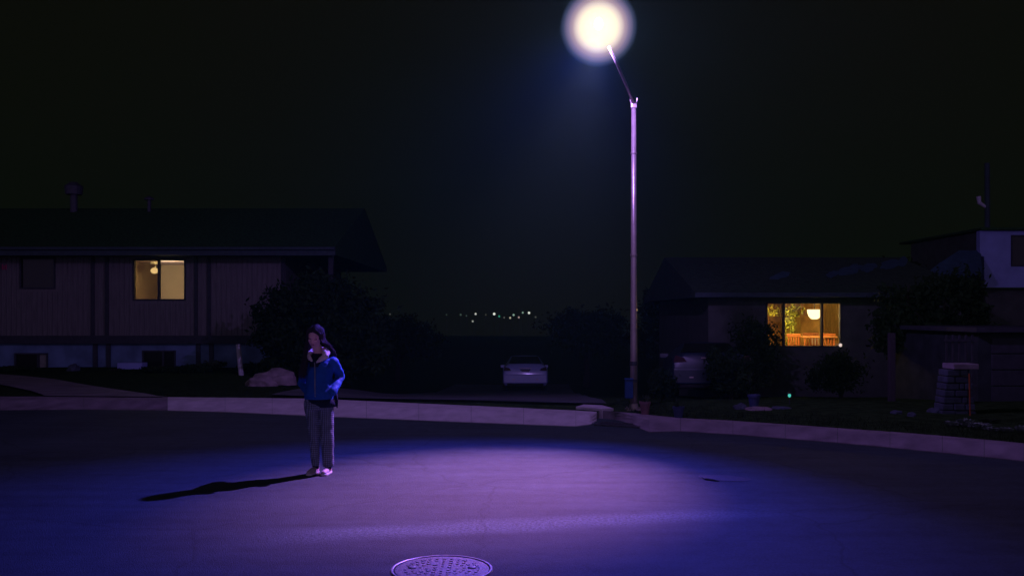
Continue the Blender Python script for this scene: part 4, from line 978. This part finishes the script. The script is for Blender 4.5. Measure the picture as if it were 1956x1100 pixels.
# trunk and limbs inside the clothes
capsule(bm, pj(611, 700, .05), .10, pj(610, 735, .03), .10); capsule(bm, pj(610, 735, .03), .095, pj(608, 758, .03), .10); capsule(bm, shL + Vector((.02, 0, -.01)), .034, shR + Vector((-.03, 0, -.01)), .034)
for sh, el_, ha in ((shL, elL, haL), (shR, elR, haR)):
    capsule(bm, sh + Vector((0, 0, -.015)), .030, el_, .028); capsule(bm, el_, .027, ha, .020)
    d = Vector((.75 if ha.x < pj(610, 0).x else -.75, .25, -.1)).normalized(); capsule(bm, ha, .020, ha + d * .06, .024)
    for k in range(4): capsule(bm, ha + d * .05 + Vector((0, 0, -.024 + k * .016)), .008, ha + d * (.095 + .01 * (k in (1, 2))) + Vector((0, .01, -.024 + k * .016)), .006, 8)
    capsule(bm, ha + d * .02 + Vector((0, .0, .02)), .009, ha + d * .06 + Vector((0, .0, .042)), .008, 8)
for hi, kn, an, fy in ((hipL, knL, anL, -1), (hipR, knR, anR, 1)):
    capsule(bm, hi, .060, kn, .040); capsule(bm, kn, .040, an, .030); capsule(bm, an, .034, an + Vector((0, .0, -.05)), .036)
    f = an + Vector((0, 0, -.055)); capsule(bm, f, .034, f + Vector((fy * .02 - .03, -.10, -.01)), .028)
bm = remesh(bm, .0065, 5, .5)
for f in bm.faces:
    q = HR.inverted() @ f.calc_center_median()
    if q.y < -.05:
        if abs(q.x) < .018 and -.063 < q.z < -.052 and q.y < -.066: f.material_index = 1
        if .018 < abs(q.x) < .042 and -.003 < q.z < .006: f.material_index = 2
person = obj('person', bm, [M['skin'], M['lips'], M['eye']], smooth=True)
person.location = (PX, PY, 0)
tag(person, 'person with long dark hair and blue jacket, hands in pockets, standing in the road', 'person')
# trousers: one fused piece with creases
def crease(co): return .006 * noise.noise(Vector((co.x * 9, co.y * 9, co.z * 14))) + .003 * noise.noise(Vector((co.x * 30, co.y * 30, co.z * 22)))
bm = bmesh.new()
wt, ht = pj(609, 744, .03), pj(608, 772, .03)
rings_loft(bm, [(wt.x, .03, wt.z, .135, .10), (ht.x, .03, ht.z + .02, .152, .115), (ht.x, .03, ht.z - .05, .150, .11)], 28)
for hi, kn, an, hem, rr in ((hipL, knL, anL, (603, 889), (.078, .066, .055, .050, .046, .045)), (hipR, knR, anR, (627, 890), (.086, .077, .071, .065, .060, .059))):
    h_ = pj(hem[0], hem[1], an.y); hi2 = hi + Vector((0, 0, .0))
    pts = [hi2, hi2.lerp(kn, .5), kn, kn.lerp(h_, .5), h_ + Vector((0, 0, .01)), h_]
    tube(bm, pts, list(rr), 20)
    ell(bm, hi2, rr[0], .09, .09, 16)
bm = remesh(bm, .007, 4, .5, crease)
obj('trousers', bm, M['trousers'], person, smooth=True)
# jacket: torso and sleeves fused
bm = bmesh.new()
def lv(px0, px1, py, y=.03, ry=.115):
    a, b = pj(px0, py, y), pj(px1, py, y); return ((a.x + b.x) / 2, y, a.z, (b.x - a.x) / 2, ry)
rings_loft(bm, [lv(583, 637, 759, .04, .140), lv(582, 638, 754, .04, .150), lv(584, 636, 740, .045, .155), lv(585, 634, 722, .05, .150), lv(585, 637, 706, .055, .145), lv(590, 638, 694, .055, .115), lv(598, 631, 684, .05, .07)], 32)
def sleeve(pts, rad): tube(bm, pts, rad, 18)
sleeve([shL + Vector((.02, 0, 0)), shL.lerp(elL, .5), elL, elL.lerp(haL, .5), haL + Vector((.0, 0, 0))], [.056, .053, .051, .048, .045])
sleeve([shR + Vector((-.02, 0, 0)), shR.lerp(elR, .5), elR, elR.lerp(haR, .5), haR], [.056, .053, .051, .047, .044])
for c, r in ((shL + Vector((.02, 0, -.01)), .057), (shR + Vector((-.02, 0, -.01)), .057), (elL, .052), (elR, .052), (haL, .045), (haR, .044)): ell(bm, c, r, r, r, 16)
def fold(co): return .009 * noise.noise(Vector((co.x * 7, co.y * 7, co.z * 17 + 3))) + .004 * noise.noise(Vector((co.x * 22, co.y * 22, co.z * 34)))
bm = remesh(bm, .009, 5, .5, fold)
jk = obj('jacket', bm, M['jacket'], person, smooth=True)
# hem band, pocket edges, zip, chest tab
def torus_band(bm, rs, thick, n=36):
    rings_loft(bm, rs, n, True); return bm
bm = bmesh.new(); a = lv(582, 638, 761, .04, .146); b = lv(582, 638, 754, .04, .152); rings_loft(bm, [a, b], 36); obj('hem_band', bm, M['jacket'], jk, smooth=False)
zx = [pj(601, 692, -.080), pj(601.5, 710, -.098), pj(601.5, 735, -.112), pj(602, 758, -.110)]
bm = bmesh.new(); tube(bm, zx, [.005, .006, .006, .005], 6); obj('zipper', bm, M['zip'], jk)
bm = bmesh.new(); c0 = pj(617, 685, -.068); box(bm, c0.x - .03, c0.x + .02, c0.y - .016, c0.y + .006, c0.z - .014, c0.z + .006, .004); obj('chest_tab', bm, M['sherpa'], jk)
# collar: two sherpa lapels round the neck, open at the throat
bm = bmesh.new()
col = [pj(597, 690, -.082), pj(592, 684, -.060), pj(589, 678, -.01), pj(594, 672, .07), pj(607, 667, .12), pj(620, 668, .10), pj(625, 673, .02), pj(622, 680, -.05), pj(613, 686, -.076), pj(604, 692, -.088)]
tube(bm, col, [.012, .020, .026, .030, .032, .032, .034, .033, .026, .010], 12)
ell(bm, pj(620, 675, -.035), .030, .028, .042, 12); ell(bm, pj(591, 684, -.055), .018, .02, .026, 12)
bm = remesh(bm, .008, 3, .5, lambda co: .006 * noise.noise(co * 70)); obj('collar', bm, M['sherpa'], jk, smooth=True)
# dark shirt: throat and tail
bm = bmesh.new(); rings_loft(bm, [(pj(604, 694, 0).x, .02, pj(0, 700).z, .075, .105), (pj(605, 684, 0).x, .02, pj(0, 684).z, .066, .085), (pj(606, 676, 0).x, .03, pj(0, 675).z, .058, .060)], 24)
def shirt_low():
    a = lv(585, 636, 758, .03, .128); b = lv(586, 640, 768, .03, .128); c = lv(600, 642, 776, .04, .12); rings_loft(bm, [c, b, a], 28)
obj('shirt', bm, M['shirt'], person, smooth=True)
bm = bmesh.new(); shirt_low(); obj('shirt_hem', bm, M['shirt'], person, smooth=True)
bm = bmesh.new(); tube(bm, [pj(641, 752, .06), pj(643, 765, .06), pj(644, 779, .05)], [.020, .018, .006], 8); obj('shirt_tail', bm, M['shirt'], person, smooth=True)
# ankles socks and shoes
for an, toe in ((anL, Vector((-.045, -.165, 0))), (anR, Vector((-.02, -.17, 0)))):
    bm = bmesh.new(); an0 = Vector((an.x, an.y, 0)); tube(bm, [an0 + Vector((0, 0, .05)), an0 + Vector((0, 0, .15))], .034, 14); sk = obj('sock', bm, M['shirt'], person, smooth=True)
    bm = bmesh.new(); d = toe.normalized(); capsule(bm, an0 + Vector((0, .025, .040)), .034, an0 + toe * .55 + Vector((0, 0, .034)), .035, 14); capsule(bm, an0 + toe * .5 + Vector((0, 0, .032)), .036, an0 + toe * .86 + Vector((0, 0, .026)), .030, 14)
    capsule(bm, an0 + Vector((0, .02, .045)), .036, an0 + Vector((0, .01, .070)), .035, 14)
    bm = remesh(bm, .006, 4, .5); so_ = obj('shoe', bm, M['sneaker'], person, smooth=True)
    bm = bmesh.new(); capsule(bm, an0 + Vector((0, .02, .012)), .038, an0 + toe * .84 + Vector((0, 0, .012)), .037, 18)
    for v in bm.verts: v.co.z = max(.002, min(.024, v.co.z))
    obj('sole', bm, M['sole'], so_)
# hair: a close cap and several hundred long strands
bm = bmesh.new(); ell(bm, hp_(0, .020, .026), .080, .097, .097, 22, Rm)
dl = []
for v in bm.verts:
    q = HR.inverted() @ v.co
    v.co += (v.co - hd).normalized() * .004 * noise.noise(q * 40)
    if q.y < -.045 and q.z < .075 and abs(q.x) < .064: dl.append(v)
    elif q.z < -.065: dl.append(v)
bmesh.ops.delete(bm, geom=dl, context='VERTS')
rnd = random.Random(77)
def spline(pts, n=14):
    out = []; P_ = [pts[0]] + pts + [pts[-1]]
    for i in range(len(pts) - 1):
        a, b, c, d = P_[i:i + 4]
        for k in range(n // (len(pts) - 1) + 1):
            t = k / (n // (len(pts) - 1) + 1); out.append(.5 * ((2 * b) + (c - a) * t + (2 * a - 5 * b + 4 * c - d) * t * t + (3 * b - a - 3 * c + d) * t ** 3))
    out.append(pts[-1]); return out
for i in range(900):
    s = -1 if rnd.random() < .5 else 1; u = rnd.random()               # u: from the forehead (0) to the back of the head (1)
    yy = -.066 + .16 * u; root = hp_(s * rnd.uniform(.0, .014), yy, .026 + .099 * math.sqrt(max(.02, 1 - ((yy - .020) / .104) ** 2)))
    side = hp_(s * (.058 + .026 * math.sin(math.pi * min(1, u * 1.1)) + rnd.uniform(0, .010)), yy * .9 + .005, .050 + rnd.uniform(-.01, .01))
    ear = hp_(s * (.076 + rnd.uniform(0, .014)), -.035 + .10 * u, -.035)
    j = lambda a: Vector((rnd.gauss(0, a), rnd.gauss(0, a), rnd.gauss(0, a)))
    if s < 0:
        e1 = pj(582 + 8 * u, 672, -.06 + .12 * u) + j(.007); e2 = pj(577 + 9 * rnd.random(), 695, -.085 + .09 * u) + j(.008); e3 = pj(571 + 12 * rnd.random(), 708 + 14 * rnd.random(), -.075 + .05 * u) + j(.008); pts = [root, side, ear, e1, e2, e3]
    else:
        e1 = pj(624 + 6 * rnd.random(), 661, .02 + .10 * u) + j(.007); e2 = pj(634 + 7 * rnd.random() - 8 * u, 676, .10 + .04 * u) + j(.009); e3 = pj(638 - 14 * u + 6 * rnd.random(), 696 + 18 * rnd.random(), .17) + j(.01); pts = [root, side, ear, e1, e2, e3]
    sp_ = spline(pts, 15); r = rnd.uniform(.0022, .0042); tube(bm, sp_, [r * (1 - .6 * (k / len(sp_)) ** 2) for k in range(len(sp_))], 4, caps=False)
obj('hair', bm, M['hair'], person, smooth=True)

# ------------------------------------------------------------------ night air
bm = nb(-330, 330, -45, 400, -40, 60)
hz = obj('haze', bm, None); hz.data.materials.clear()
m = bpy.data.materials.new('night_air'); m.use_nodes = True; t = m.node_tree; t.nodes.clear()
o = t.nodes.new('ShaderNodeOutputMaterial'); v = t.nodes.new('ShaderNodeVolumePrincipled'); v.inputs['Color'].default_value = (.30, 1.0, .62, 1); v.inputs['Density'].default_value = .00056; v.inputs['Anisotropy'].default_value = .62
t.links.new(v.outputs[0], o.inputs['Volume']); hz.data.materials.append(m); tag(hz, 'thin night haze', 'haze', kind='stuff')
